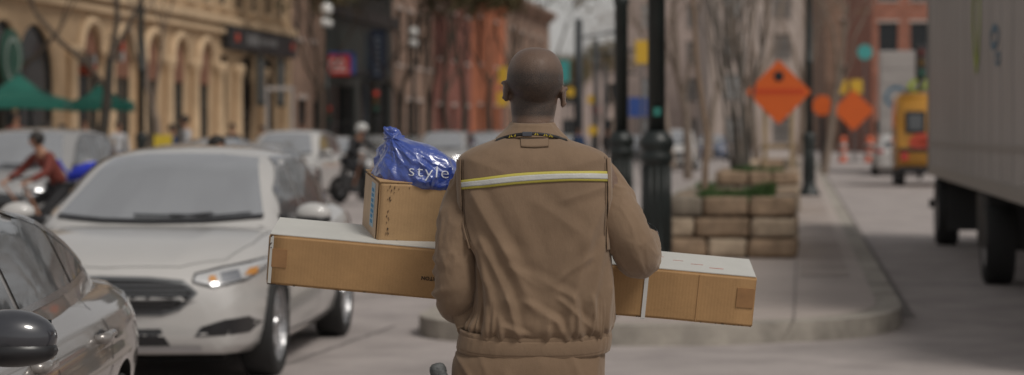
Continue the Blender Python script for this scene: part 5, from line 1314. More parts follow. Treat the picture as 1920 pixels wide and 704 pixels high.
# ------------------------------------------------------------------ buildings
m_sand = mat('yellow_sandstone', (.45, .315, .19), .85, noise_amt=.16, noise_scale=.9, bump=.4, bump_scale=12)
m_sand2 = mat('carved_sandstone', (.54, .395, .25), .85, noise_amt=.14, noise_scale=1.5, bump=.5, bump_scale=18)
m_redst = mat('red_sandstone', (.20, .09, .055), .85, noise_amt=.2, noise_scale=2)
m_brick = brick('orange_brick', (.34, .11, .065), (.28, .085, .052), (.30, .2, .15), 1, .24, .08, .012)
m_brick_br = brick('brown_brick', (.29, .17, .115), (.23, .13, .09), (.3, .23, .18), 1, .24, .08, .012)
m_brick_red = brick('bright_red_brick', (.25, .072, .048), (.21, .058, .04), (.26, .13, .1), 1, .24, .08, .012)
m_brick_or = brick('painted_orange_brick', (.48, .15, .06), (.42, .125, .05), (.4, .15, .08), 1, .24, .08, .012)
m_pale = mat('pale_render', (.44, .37, .33), .85, noise_amt=.12, noise_scale=.5)
m_pale2 = mat('pinkish_render', (.42, .34, .305), .85, noise_amt=.15, noise_scale=.4)
m_shopd = mat('dark_green_shopfront', (.018, .028, .024), .5, noise_amt=.3, noise_scale=1.5); m_shopb = mat('black_shopfront', (.016, .016, .018), .45)
m_pane = mat('window_glass', (.018, .021, .024), .22, spec=.35); m_paneb = glassy('bright_window_glass', (.10, .11, .12), .25); m_lpane = glassy('hazy_window_glass', (.20, .19, .18), .15); m_frame = mat('dark_window_frame', (.03, .035, .035), .5)
def facade_mesh(Ln, z0, z1, holes, T=.45):
    cu = bpy.data.curves.new('w', 'CURVE'); cu.dimensions = '2D'; cu.fill_mode = 'BOTH'; cu.extrude = T/2
    def sp(pts):
        s = cu.splines.new('POLY'); s.points.add(len(pts)-1)
        for i, p in enumerate(pts): s.points[i].co = (p[0], p[1], 0, 1)
        s.use_cyclic_u = True
    sp([(0, z0), (Ln, z0), (Ln, z1), (0, z1)])
    for h in holes: sp(h)
    o = bpy.data.objects.new('w', cu); C.objects.link(o); dg = bpy.context.evaluated_depsgraph_get(); dg.update()
    me = bpy.data.meshes.new_from_object(o.evaluated_get(dg), depsgraph=dg); bpy.data.objects.remove(o); bpy.data.curves.remove(cu)
    for v in me.vertices: x, z, y = v.co; v.co = (x, y+T/2, z)
    bm = bmesh.new(); bm.from_mesh(me); bmesh.ops.remove_doubles(bm, verts=bm.verts, dist=1e-5); bmesh.ops.recalc_face_normals(bm, faces=bm.faces); bm.to_mesh(me); bm.free(); return me
def opening(x, z, w_, h_, arch=False):
    if not arch: return [(x-w_/2, z), (x+w_/2, z), (x+w_/2, z+h_), (x-w_/2, z+h_)]
    r = w_/2; top = z+h_-r; return [(x-r, z), (x+r, z)]+[(x+r*math.cos(math.pi*k/14), top+r*math.sin(math.pi*k/14)) for k in range(15)]
def building(label, cat, origin, rz, Ln, D, Ht, m_w, wins, name='building', parts=(), cornice=True, pane=None, group=None, roofm=None, mull=True):
    """front wall in local y=0 plane facing -y, x along the facade; wins: (x, z, w, h, arch, kind)"""
    t = thing(name, label, cat, origin, rz, group)
    link('wall', facade_mesh(Ln, 0, Ht, [opening(*w_[:5]) for w_ in wins]), m_w, t)
    bm = bmesh.new(); box(bm, 0, Ln, .75, D, 0, Ht-.05); box(bm, 0, .3, .452, .749, 0, Ht-.06); box(bm, Ln-.3, Ln, .452, .749, 0, Ht-.06); obj('side_wall', bm, m_w, t)
    bm = bmesh.new(); box(bm, -.1, Ln+.1, .1, D+.1, Ht+.002, Ht+.25); obj('roof', bm, roofm or mat('dark_roof', (.06, .055, .05), .9), t)
    if cornice:
        bm = bmesh.new(); box(bm, -.1, Ln+.1, -.45, -.002, Ht-.5, Ht-.2); box(bm, -.15, Ln+.15, -.65, -.002, Ht-.199, Ht+.1)
        for k in range(int(Ln/1.2)): box(bm, .3+k*1.2, .6+k*1.2, -.4, -.003, Ht-.8, Ht-.501)
        obj('cornice', bm, m_sand2 if m_w is m_sand else m_w, t)
    for x, z, w_, h_, arch, kind in wins:
        if kind == 'void': continue
        bm = bmesh.new(); fr = .07
        P = opening(x, z, w_+.02, h_+.01, arch)
        Pi = opening(x, z+fr, w_-2*fr, h_-2*fr, arch)
        a = [bm.verts.new((p[0], .10, p[1])) for p in P]; b = [bm.verts.new((p[0], .10, p[1])) for p in Pi]; a2 = [bm.verts.new((p[0], .18, p[1])) for p in P]; b2 = [bm.verts.new((p[0], .18, p[1])) for p in Pi]
        n = len(a)
        for i in range(n):
            j = (i+1) % n; bm.faces.new((a[i], a[j], b[j], b[i])); bm.faces.new((b[i], b[j], b2[j], b2[i])); bm.faces.new((a[i], a2[i], a2[j], a[j]))
        if kind != 'plain': box(bm, x-w_/2+.05, x+w_/2-.05, .105, .15, z+h_*.5-.03, z+h_*.5+.03)
        if w_ > 1.6: box(bm, x-.03, x+.03, .104, .152, z+.05, z+h_-.05-(w_/2 if arch else 0))
        fo = obj('window' if kind != 'door' else 'door', bm, m_frame, t)
        bm = bmesh.new(); bm.faces.new([bm.verts.new((p[0], .165, p[1])) for p in P]); obj('pane', bm, pane or m_pane, fo)
        if kind == 'win' and m_w is not m_shopd:
            bm = bmesh.new(); box(bm, x-w_/2-.12, x+w_/2+.12, -.08, .1, z-.16, z-.004); 
            obj('sill', bm, m_sand2 if m_w is m_sand else m_pale, fo)
            if not arch: bm = bmesh.new(); box(bm, x-w_/2-.12, x+w_/2+.12, -.05, .1, z+h_+.004, z+h_+.2); obj('lintel', bm, m_sand2 if m_w is m_sand else m_pale, fo)
    return t
V0 = -21.0
def ux(px): return Yv(px, V0)/SY+V0*SX/SY*1.0    # street coordinate where pixel column meets the left facade
# left facades run along u; local x -> +u, outward (-y local) -> +v
def left_building(px0, px1, **k):
    u0, u1 = Yv(px0, V0)*1.0, Yv(px1, V0)*1.0
    def uu(px):
        Y = Yv(px, V0); X = (px-960)/F*Y; return X*SX+Y*SY
    u0, u1 = uu(px0), uu(px1); o = st(V0, u0)
    rz = math.atan2(SY, SX)      # local +x along the street direction
    return o, rz, u1-u0, (lambda px: uu(px)-u0), (lambda px, py: H-(py-HZ)/F*Yv(px, V0))
# 1. sandstone building with arches
o_, rz_, Ln, fx, fz = left_building(-90, 546)
wins = []
x0 = fx(68); wins.append((x0, .5, 3.3, 4.1, True, 'win'))
wins.append((fx(8), .5, 2.6, 4.1, True, 'win'))
for px, w_ in ((168, 2.2), (230, 2.0)): wins.append((fx(px), .5, w_, 4.2, True, 'win'))
for px in (285, 335, 383): wins.append((fx(px), .4, 1.75, 4.35, True, 'win'))
for px, w_ in ((420, .9), (463, 1.6), (506, 1.7)): wins.append((fx(px), .2, w_, 4.25, False, 'win'))
k = 0
x = 1.2
while x < Ln-1: wins.append((x, 6.25, 1.0, 2.6, True, 'win')); wins.append((x, 10.2, 1.0, 2.4, False, 'win')); x += 2.35
b1 = building('long yellow sandstone building with tall arched windows behind the green canopies', 'building', o_, rz_, Ln, 14, 14.0, m_sand, wins, 'sandstone_building')
def add_part(bl, name, boxes, m, bev=0.):
    bm = bmesh.new()
    for b in boxes: box(bm, *b, bev=bev)
    return obj(name, bm, m, bl)
add_part(b1, 'string_course', [(0, Ln, -.28, -.002, 5.55, 5.85), (0, Ln, -.20, -.002, 5.2, 5.38), (0, Ln, -.25, -.002, 9.4, 9.65)], m_sand2)
add_part(b1, 'plinth', [(0, fx(30)-.3, -.16, -.003, 0, .45), (fx(110), fx(150)-.2, -.16, -.003, 0, .45), (fx(250), fx(272), -.16, -.003, 0, .45)], m_redst)
for px in (128, 200, 258, 310, 359, 405, 440, 487, 528):   # half columns with red capitals
    x = fx(px); bm = bmesh.new(); lathe(bm, [(.27, 0), (.27, .5), (.2, .6), (.17, 3.6), (.2, 3.65), (.28, 3.95), (.28, 4.1), (0, 4.1)], 16, Matrix.Translation((x, -.12, .0))); obj('column', bm, m_sand2, b1, True)
for px in (285, 335, 383, 168, 230):
    x = fx(px); w_ = 1.75/2+.02; bm = bmesh.new()
    tube(bm, [(x+(w_+.16)*math.cos(math.pi*k/14), -.06, 4.75-w_+(w_+.16)*math.sin(math.pi*k/14)) for k in range(15)], .14, 8); obj('arch_moulding', bm, m_sand2, b1, True)
    bm = bmesh.new(); r_ = .84; P = [(x+r_*math.cos(math.pi*k/12), 4.75-.875+r_*math.sin(math.pi*k/12)) for k in range(13)]+[(x-r_, 3.3), (x+r_, 3.3)]; prism(bm, P, .04, Matrix.Translation((0, .05, 0))); obj('red_tympanum', bm, m_redst, b1)
sx0, sx1 = fx(414), fx(541)
add_part(b1, 'shop_fascia', [(sx0, sx1, -.35, -.004, 4.65, 5.15+.35)], m_shopb, .03)
lettering('BISTRO', .62, mat('grey_lettering', (.30, .30, .30), .5), b1, ((sx0+sx1)/2-1.2, -.36, 5.05), bold=.02, depth=.02) if False else None
fl = add_part(b1, 'fascia_lettering', [(fx(447)+k*.62, fx(447)+k*.62+.42, -.375, -.352, 4.9, 5.3) for k in range(3)]+[(fx(447)+2.2+k*.55, fx(447)+2.2+k*.55+.3, -.372, -.352, 4.98, 5.22) for k in range(5)], mat('grey_lettering', (.30, .30, .30), .5))
add_part(b1, 'red_badge', [(fx(425), fx(431), -.375, -.352, 4.95, 5.25), (fx(530), fx(535), -.375, -.352, 4.95, 5.25)], mat('red_print', (.45, .06, .03), .5))
# dark banners on the shopfront with vertical white print
for px, lab in ((465, 'dark vertical banner with pale print, left of the pair under the black fascia'), (503, 'dark vertical banner with pale print, right of the pair under the black fascia')):
    x = fx(px); p = o_+Vector((math.cos(rz_)*x, math.sin(rz_)*x, 0))+Vector((SY, -SX, 0))*.5; t = thing('shop_banner', lab, 'banner', (p.x, p.y, 0), rz_, 'dark banners on the shopfront')
    bm = bmesh.new(); box(bm, -.65, .65, -.03, .03, 2.6, 4.5, bev=.01); obj('cloth', bm, m_shopd, t)
    bm = bmesh.new()
    for k in range(5): box(bm, -.16, .16, -.04, -.031, 2.85+k*.3, 3.05+k*.3)
    obj('pale_print', bm, mat('grey_lettering', (.3, .3, .3), .5), t)
    bm = bmesh.new(); tube(bm, [(0, .0, 4.55), (0, .48, 4.55)], .03, 6); tube(bm, [(-.65, 0, 4.55), (.65, 0, 4.55)], .03, 6); obj('bracket', bm, m_trim, t)
# round green shop emblem: plain disc with pale ring
p = at(20, 112, Yv(20, V0+.6)); t = thing('round_shop_sign', 'round dark green shop sign with pale ring at the upper left', 'shop sign', p, rz_)
bm = bmesh.new(); lathe(bm, [(0, -.06), (.78, -.06), (.8, -.04), (.8, .04), (0, .04)], 32, axis='y'); obj('disc', bm, mat('dark_green_sign', (.02, .09, .06), .5), t)
bm = bmesh.new(); lathe(bm, [(.60, -.062), (.60, -.075), (.48, -.075), (.48, -.062)], 32, axis='y', caps=False); obj('pale_ring', bm, mat('pale_green_print', (.25, .32, .28), .5), t)
bm = bmesh.new(); tube(bm, [(0, .05, 0), (0, .55, 0)], .04, 8); obj('bracket', bm, m_trim, t)
# small shop signs near the second and third arches
for px, py, w_, h_, cols, lab in ((164, 122, .8, .55, ((.4, .4, .4), (.45, .08, .05)), 'small white and red hanging sign left of the black street pole'), (222, 97, .5, .6, ((.42, .07, .05), (.4, .38, .36)), 'small red hanging sign right of the black street pole')):
    p = at(px, py, Yv(px, V0+1.0)); t = thing('hanging_sign', lab, 'shop sign', p, rz_+R(50), 'small hanging shop signs')
    bm = bmesh.new(); box(bm, -w_/2, w_/2, -.03, .03, 0, h_/2); obj('upper_panel', bm, mat('hang_a%g' % px if False else ('pale_panel' if cols[0][1] > .2 else 'red_panel'), cols[0], .5), t)
    bm = bmesh.new(); box(bm, -w_/2, w_/2, -.03, .03, -h_/2, -.002); obj('lower_panel', bm, mat('pale_panel' if cols[1][1] > .2 else 'red_panel', cols[1], .5), t)
    bm = bmesh.new(); tube(bm, [(0, 0, h_/2), (0, 0, h_/2+.1), (-.4, .6, h_/2+.1)], .025, 6); obj('bracket', bm, m_trim, t)
# white door frame kiosk
xk = fx(446); p = o_+Vector((math.cos(rz_)*xk, math.sin(rz_)*xk, 0))+Vector((SY, -SX, 0))*1.6; t = thing('white_doorway_frame', 'white square doorframe standing before the sandstone shopfront', 'door frame', (p.x, p.y, .15), R(0))
bm = bmesh.new(); box(bm, -.52, -.42, -.1, .1, 0, 3.0, bev=.01); obj('post', bm, m_tw, t); bm = bmesh.new(); box(bm, .42, .52, -.1, .1, 0, 3.0, bev=.01); obj('post', bm, m_tw, t)
bm = bmesh.new(); box(bm, -.54, .54, -.11, .11, 3.003, 3.16, bev=.01); obj('lintel', bm, m_tw, t)
def rows(Ln, x0, dx, zs, w_, h_, arch=False, kind='win'):
    out = []; x = x0
    while x < Ln-w_/2-.2:
        for z in zs: out.append((x, z, w_, h_, arch, kind))
        x += dx
    return out
# 2. narrow brown brick
o2, r2, L2, fx2, fz2 = left_building(546, 611)
building('narrow brown brick building between the sandstone building and the dark shop', 'building', o2, r2, L2, 14, 15.0, m_brick_br, [(L2*.3, .3, 1.6, 2.7, False, 'win'), (L2*.72, .3, 1.6, 2.7, False, 'door')]+rows(L2, 1.5, 2.6, (5.6, 9.4), 1.1, 2.2), 'brick_building')
# 3. dark shopfront with the red and blue sign
o3, r3, L3, fx3, fz3 = left_building(611, 736)
b3 = building('dark green fronted shop building with red and blue sign over the door', 'building', o3, r3, L3, 14, 16.5, m_shopd, [(fx3(632), .2, 3.6, 3.6, False, 'door'), (fx3(655), .4, 2.2, 3.4, False, 'win'), (fx3(690), .4, 4.0, 3.8, False, 'win'), (fx3(720), .4, 2.6, 3.8, False, 'win')]+rows(L3, 1.6, 2.8, (8.2, 12.4), 1.3, 2.6), 'shop_building')
add_part(b3, 'canopy', [(fx3(615), fx3(660), -1.2, -.003, 4.2, 4.45)], m_shopb)
add_part(b3, 'fascia', [(0, L3, -.3, -.004, 6.9, 7.5)], m_shopb)
p = at(639, 120, Yv(639, V0+1.4)); t = thing('illuminated_sign', 'red shop sign with white letters and blue edge above the dark doorway', 'shop sign', p, 0)
bm = bmesh.new(); box(bm, -.55, .42, -.12, .12, -.5, .38, bev=.02); obj('red_panel', bm, mat('bright_red_panel', (.48, .035, .03), .4), t)
bm = bmesh.new(); box(bm, .423, .62, -.13, .13, -.45, .48, bev=.01); box(bm, -.5, .62, -.13, .13, .383, .50, bev=.01); obj('blue_edge', bm, m_bs, t)
bm = bmesh.new(); 
for x in (-.36, -.02): 
    ring2d(bm, x+.05, 0, .16, .2, .06, Matrix.Translation((0, -.125, 0)), power=1)
box(bm, -.42, .30, -.13, -.122, -.32, -.25); obj('white_print', bm, mat('white_lettering', (.6, .6, .58), .5), t)
bm = bmesh.new(); tube(bm, [(-.3, .1, 0), (-.9, 1.3, 0)], .05, 8); obj('bracket', bm, m_trim, t)
p = at(708, 102, Yv(708, V0+1.4)); t = thing('vertical_banner', 'tall dark blue vertical banner with white lettering on the dark shop', 'banner', p, 0)
bm = bmesh.new(); box(bm, -.40, .40, -.08, .08, -1.15, 1.15, bev=.02); obj('panel', bm, mat('navy_panel', (.02, .035, .075), .5), t)
bm = bmesh.new()
for k in range(7): box(bm, -.14, .14, -.10, -.081, -.95+k*.27, -.79+k*.27)
obj('white_print', bm, mat('pale_blue_print', (.22, .26, .32), .5), t)
bm = bmesh.new(); box(bm, -.58, -.46, -.05, .05, -4.8, 1.0); obj('pale_post', bm, mat('blue_grey_post', (.07, .10, .13), .6), t)
# 4.. further left side
o4, r4, L4, fx4, fz4 = left_building(736, 812)
building('brown brick building right of the dark shop, behind bare branches', 'building', o4, r4, L4, 14, 14.5, m_brick_br, rows(L4, 2, 3.2, (.4, 5.2, 9.4), 1.7, 2.9), 'brick_building')
o5, r5, L5, fx5, fz5 = left_building(812, 884)
building('deep red brick building behind the bare trees left of the courier', 'building', o5, r5, L5, 14, 12.0, m_brick_red, rows(L5, 2.5, 5.6, (.4, 6.0), 1.6, 2.8), 'brick_building')
o6, r6, L6, fx6, fz6 = left_building(884, 948)
building('orange painted brick building just left of the courier head', 'building', o6, r6, L6, 14, 11.0, m_brick_or, rows(L6, 4, 8.0, (.4, 6.2), 1.8, 3.0), 'brick_building')
o7, r7, L7, fx7, fz7 = left_building(948, 1030)
building('brown brick terrace hidden mostly behind the courier head', 'building', o7, r7, L7, 14, 11.5, m_brick_br, rows(L7, 4, 6.0, (.4, 6.2), 1.8, 3.0), 'brick_building')
# street end and right side
def facing_building(label, pxa, pxb, Y, ytop, m_w, dx, zs, w_, h_, name='building', D=15, rz=0, pane=None, arch=False):
    a, b = gx(pxa, Y), gx(pxb, Y); Ln = (b-a).length; Ht = H+(HZ-ytop)/F*Y
    return building(label, 'building', a, rz, Ln, D, Ht, m_w, rows(Ln, dx*.5, dx, [z for z in zs if z+h_ < Ht-.8], w_, h_, arch), name, pane=pane or (m_lpane if 1150 < pxa < 1500 else None), cornice=True)
facing_building('low pale building closing the street right of the courier head', 1030, 1176, 300, 118, m_pale2, 5.5, (.6, 5.4), 2.2, 2.8, 'low_building')
facing_building('pinkish grey apartment building beyond the lamp posts', 1176, 1330, 260, -160, m_pale2, 5.2, (.6, 5.2, 9.4, 13.6, 17.8, 22), 2.0, 2.6, 'apartment_building')
facing_building('pale stone building behind the bare trees over the planters', 1330, 1552, 235, -160, m_pale, 5.0, (.6, 5.0, 9.2, 13.4, 17.6, 22), 1.9, 2.6, 'stone_building')
facing_building('brown brick building with sloping cornice left of the teal round sign', 1548, 1650, 205, -60, m_brick_br, 4.6, (.6, 5.0, 9.2), 1.7, 2.6, 'brick_building', rz=R(0))
bR = facing_building('red brick building with tall windows above the white delivery truck', 1636, 1900, 182, -110, m_brick, 2.95*.86, (.6, 7.2, 12.2), 1.55, 3.2, 'brick_building')
# ------------------------------------------------------------------ green canopies
m_green = mat('green_canvas', (.012, .115, .085), .8, noise_amt=.12, noise_scale=2)
def canopy(px, ptop, pedge, Y, wpx, label):
    zt = H-(ptop-HZ)/F*Y; ze = H-(pedge-HZ)/F*Y; hw = wpx/2/F*Y; t = thing('patio_canopy', label, 'parasol', gx(px, Y, .15), R(6), 'green patio canopies')
    bm = bmesh.new(); n = 12; apex = bm.verts.new((0, 0, zt-.15)); prev = None; rim = []
    for q in range(4):
        a, b = [(hw*math.cos(R(45+90*k))*1.41, hw*math.sin(R(45+90*k))*1.41) for k in (q, q+1)]
        grid = []
        for i in range(7):
            row = []
            for j in range(9):
                s = i/6; f = j/8; x = lerp(a[0], b[0], f)*s; y = lerp(a[1], b[1], f)*s
                row.append(bm.verts.new((x, y, lerp(zt, ze, s)-.15-.12*math.sin(math.pi*s)+(-.08*math.sin(math.pi*f)*s if False else .05*math.sin(math.pi*f)*s))))
            grid.append(row)
        for i in range(6):
            for j in range(8): bm.faces.new((grid[i][j], grid[i+1][j], grid[i+1][j+1], grid[i][j+1]))
        low = [bm.verts.new(v.co+Vector((0, 0, -.22))) for v in grid[-1]]
        for j in range(8): bm.faces.new((grid[-1][j], low[j], low[j+1], grid[-1][j+1]))
    bmesh.ops.remove_doubles(bm, verts=bm.verts, dist=.001); bmesh.ops.solidify(bm, geom=bm.faces[:], thickness=.012); obj('canvas', bm, m_green, t)
    bm = bmesh.new(); tube(bm, [(0, 0, 0), (0, 0, zt-.1)], .04, 10); obj('pole', bm, m_trim, t, True)
    bm = bmesh.new(); box(bm, -.35, .35, -.35, .35, 0, .08, bev=.01); obj('base', bm, m_trim, t)
    for k in range(4):
        a = R(45+90*k); bm = bmesh.new(); tube(bm, [(0, 0, zt-.3), (hw*1.38*math.cos(a), hw*1.38*math.sin(a), ze-.2)], .018, 6); obj('rib', bm, m_trim, t)
    return t
canopy(36, 138, 190, 53.5, 182, 'large dark green patio canopy at the left edge')
canopy(190, 152, 194, 58.5, 118, 'smaller green patio canopy partly behind the black pole')
# ------------------------------------------------------------------ street lamps on the left pavement
for u, lab in ((55.5, 'thick black pole rising in front of the green canopies'), (78, 'black lamp post with white globes by the sandstone building corner'), (96, 'black lamp post with white globes in front of the dark shop'), (140, 'distant lamp post behind the trees left of the courier head')):
    s_ = st(-16.4, u, .15); d_ = dup(lamp, s_, R(90)-TH, lab)
    for o in list(C.objects):
        if o.parent is d_ and o.name.startswith('teal_sticker'): bpy.data.objects.remove(o)
# ------------------------------------------------------------------ trees
m_bark = mat('dark_bark', (.045, .038, .03), .9, noise_amt=.35, noise_scale=5, bump=.6, bump_scale=20); m_barkp = mat('pale_bark', (.24, .17, .12), .85, noise_amt=.2, noise_scale=6)
m_twig = mat('twig_bark', (.07, .052, .038), .9, noise_amt=.3, noise_scale=8); m_bud = mat('brown_spring_buds', (.17, .115, .065), .8, col2=(.12, .12, .05), noise_scale=.8); m_leaf = mat('young_olive_leaves', (.085, .095, .04), .8, col2=(.16, .11, .055), noise_scale=.7)
def make_tree(seed, Ht, trunk_h, r0, spread, depth=6, buds=0, budmat=None, bark=None, stems=1, up=.35, budsize=.09, twigm=None):
    rg = random.Random(seed); bt = bmesh.new(); bb = bmesh.new(); bl = bmesh.new(); tips = []
    def branch(p, d, L, r, lev):
        pts = [p.copy()]; rr = [r]; q = p.copy(); k = 3 if lev < 3 else 2
        for i in range(k):
            d = (d+Vector((rg.gauss(0, .13), rg.gauss(0, .13), rg.gauss(.05, .08)))).normalized(); q = q+d*L/k; pts.append(q.copy()); rr.append(r*(1-(i+1)/k*.38))
        tube(bt if lev == 0 else bb, pts, rr, 8 if lev < 2 else (5 if lev < 4 else 3), caps=False)
        if lev >= 3: tips.append((pts[-1], d, lev)); 
        if lev >= depth: return
        n = rg.choice((2, 3, 3)) if lev else rg.choice((3, 4, 4))
        for i in range(n):
            ax = Vector((rg.gauss(0, 1), rg.gauss(0, 1), rg.gauss(0, .5))).normalized(); a = rg.uniform(.3, .85)*spread
            nd = (Matrix.Rotation(a, 3, ax) @ d); nd.z += up*rg.uniform(.2, 1); nd.normalize()
            st_p = pts[-1] if i < 2 else pts[-2].lerp(pts[-1], rg.random())
            branch(st_p, nd, L*rg.uniform(.62, .86), rr[-1]*rg.uniform(.55, .8), lev+1)
    for s in range(stems):
        off = Vector((rg.uniform(-.28, .28), rg.uniform(-.2, .2), 0)) if stems > 1 else Vector((0, 0, 0))
        branch(off, Vector((rg.gauss(0, .04), rg.gauss(0, .04), 1)).normalized(), trunk_h, r0, 0)
    zs = max(v.co.z for v in bb.verts); sc_ = (Ht)/zs
    if buds:
        for _ in range(buds):
            p, d, lev = rg.choice(tips); q = p+Vector((rg.gauss(0, .22), rg.gauss(0, .22), rg.gauss(0, .2))); s = budsize*rg.uniform(.5, 1.3)/sc_
            a = noise.random_unit_vector()*s; b = noise.random_unit_vector()*s
            bl.faces.new([bl.verts.new(q+a), bl.verts.new(q+b), bl.verts.new(q-a), bl.verts.new(q-b*.6)])
    for b in (bt, bb, bl):
        for v in b.verts: v.co = Vector((v.co.x*sc_**.8, v.co.y*sc_**.8, v.co.z*sc_))
    t = thing('bare_tree', 'tree', 'tree', (0, 0, -50)); obj('trunk', bt, bark or m_bark, t, True)
    cr_ = obj('crown', bb, twigm or m_twig, t, True)
    if buds: obj('buds', bl, budmat or m_bud, cr_)
    else: bl.free()
    return t
noise.seed_set(5)
tA = make_tree(11, 12, 3.2, .17, .9, 6, 9000, m_leaf, budsize=.13); tB = make_tree(23, 12, 3.0, .15, 1.0, 6, 7500, m_bud, budsize=.11); m_twp = mat('pale_twig_bark', (.22, .175, .14), .9, noise_amt=.25, noise_scale=6); tC = make_tree(31, 11, 2.6, .13, .95, 6, 2500, m_twp, bark=m_twp, twigm=m_twp, budsize=.05); m_gbark = mat('grey_bark', (.105, .092, .078), .9, noise_amt=.3, noise_scale=6)
tD = make_tree(47, 9.5, 2.6, .040, .50, 6, 900, m_bud, bark=m_gbark, twigm=m_gbark, stems=7, up=.9, budsize=.05); tE = make_tree(59, 8.5, 4.2, .07, .7, 5, 350, m_bud, bark=m_barkp, budsize=.05, twigm=m_barkp)
used = set()
def tree(src, px, Y, label, s=1., rz=0., z=.15, name=None, v=None):
    p = gx(px, Y, z)
    if src.name in used: o = dup(src, p, rz, label, s)
    else: used.add(src.name); o = src; o.location = p; o.rotation_euler = (0, 0, rz); o['label'] = label; o.scale = (s,)*3 if isinstance(s, (int, float)) else s
    o['group'] = 'street trees with bare spring branches'; return o
tree(tB, 176, 52, 'dark bare street tree just left of the black pole, before the canopies', .9, 1)
tree(tC, 300, 64, 'bare tree leaning across the arched windows', .85, 2.2)
tree(tB, 20, 60, 'bare tree at the far left above the large canopy', .9, 4)
tree(tA, 592, 88, 'dark leaning tree beside the left lamp globes', .9, .5)
tree(tB, 742, 100, 'dense bare tree left of the second globe lamp', 1.0, 0)
tree(tA, 800, 108, 'dense budding tree right of the second globe lamp', 1.05, 1.2)
tree(tB, 872, 96, 'forked dark tree in front of the red brick building', 1.0, 2.5)
tree(tA, 922, 112, 'budding tree rising above and left of the courier head', 1.15, 3.2)
tree(tB, 985, 150, 'budding tree behind the courier head', 1.35, 4.2)
tree(tB, 838, 130, 'taller budding tree farther up behind the red building', 1.3, 5.2)
tree(tA, 690, 112, 'budding tree over the dark shopfront', 1.1, 2.0)
tree(tE, 1321, 28.3, 'slim pale-barked young tree in the nearest planter', 1.0, 0, .8)
tree(tD, 1382, 42, 'dark many-stemmed tree in the second planter', 1.0, 0, .8)
tree(tE, 1437, 58.5, 'young pale tree in the third planter left of the diamond sign post', .9, 2, .85)
tree(tE, 1492, 70, 'young pale tree farther along the island behind the diamond sign', .9, 3.4)
tree(tC, 1262, 90, 'bare tree beyond the nearest lamp post', 1.1, .7)
tree(tC, 1225, 140, 'bare tree in front of the pinkish apartment building', 1.5, 3.0)
tree(tC, 1330, 120, 'bare tree beyond the slim pale trunk', 1.4, 5)
tree(tC, 1420, 100, 'bare tree behind the large diamond sign', 1.3, 1.6)
tree(tC, 1500, 140, 'bare tree left of the brown brick building', 1.5, 2.9)
tree(tC, 1290, 70, 'bare tree between the nearest lamp post and the slim pale trunk', 1.0, 2.2)
tree(tC, 1385, 66, 'bare pale tree above the second planter, behind its stems', 1.0, 4.4)
tree(tC, 1545, 78, 'bare tree standing above the orange octagonal sign', 1.0, 3.7)
tree(tB, 1130, 230, 'small far tree at the street end right of the poles', .9, 1.0)
tree(tC, 1150, 170, 'bare tree reaching over the street right of the far poles', 1.1, 5.5)
tree(tB, 1085, 250, 'far tree at the street end behind the poles', .85, 2.0)
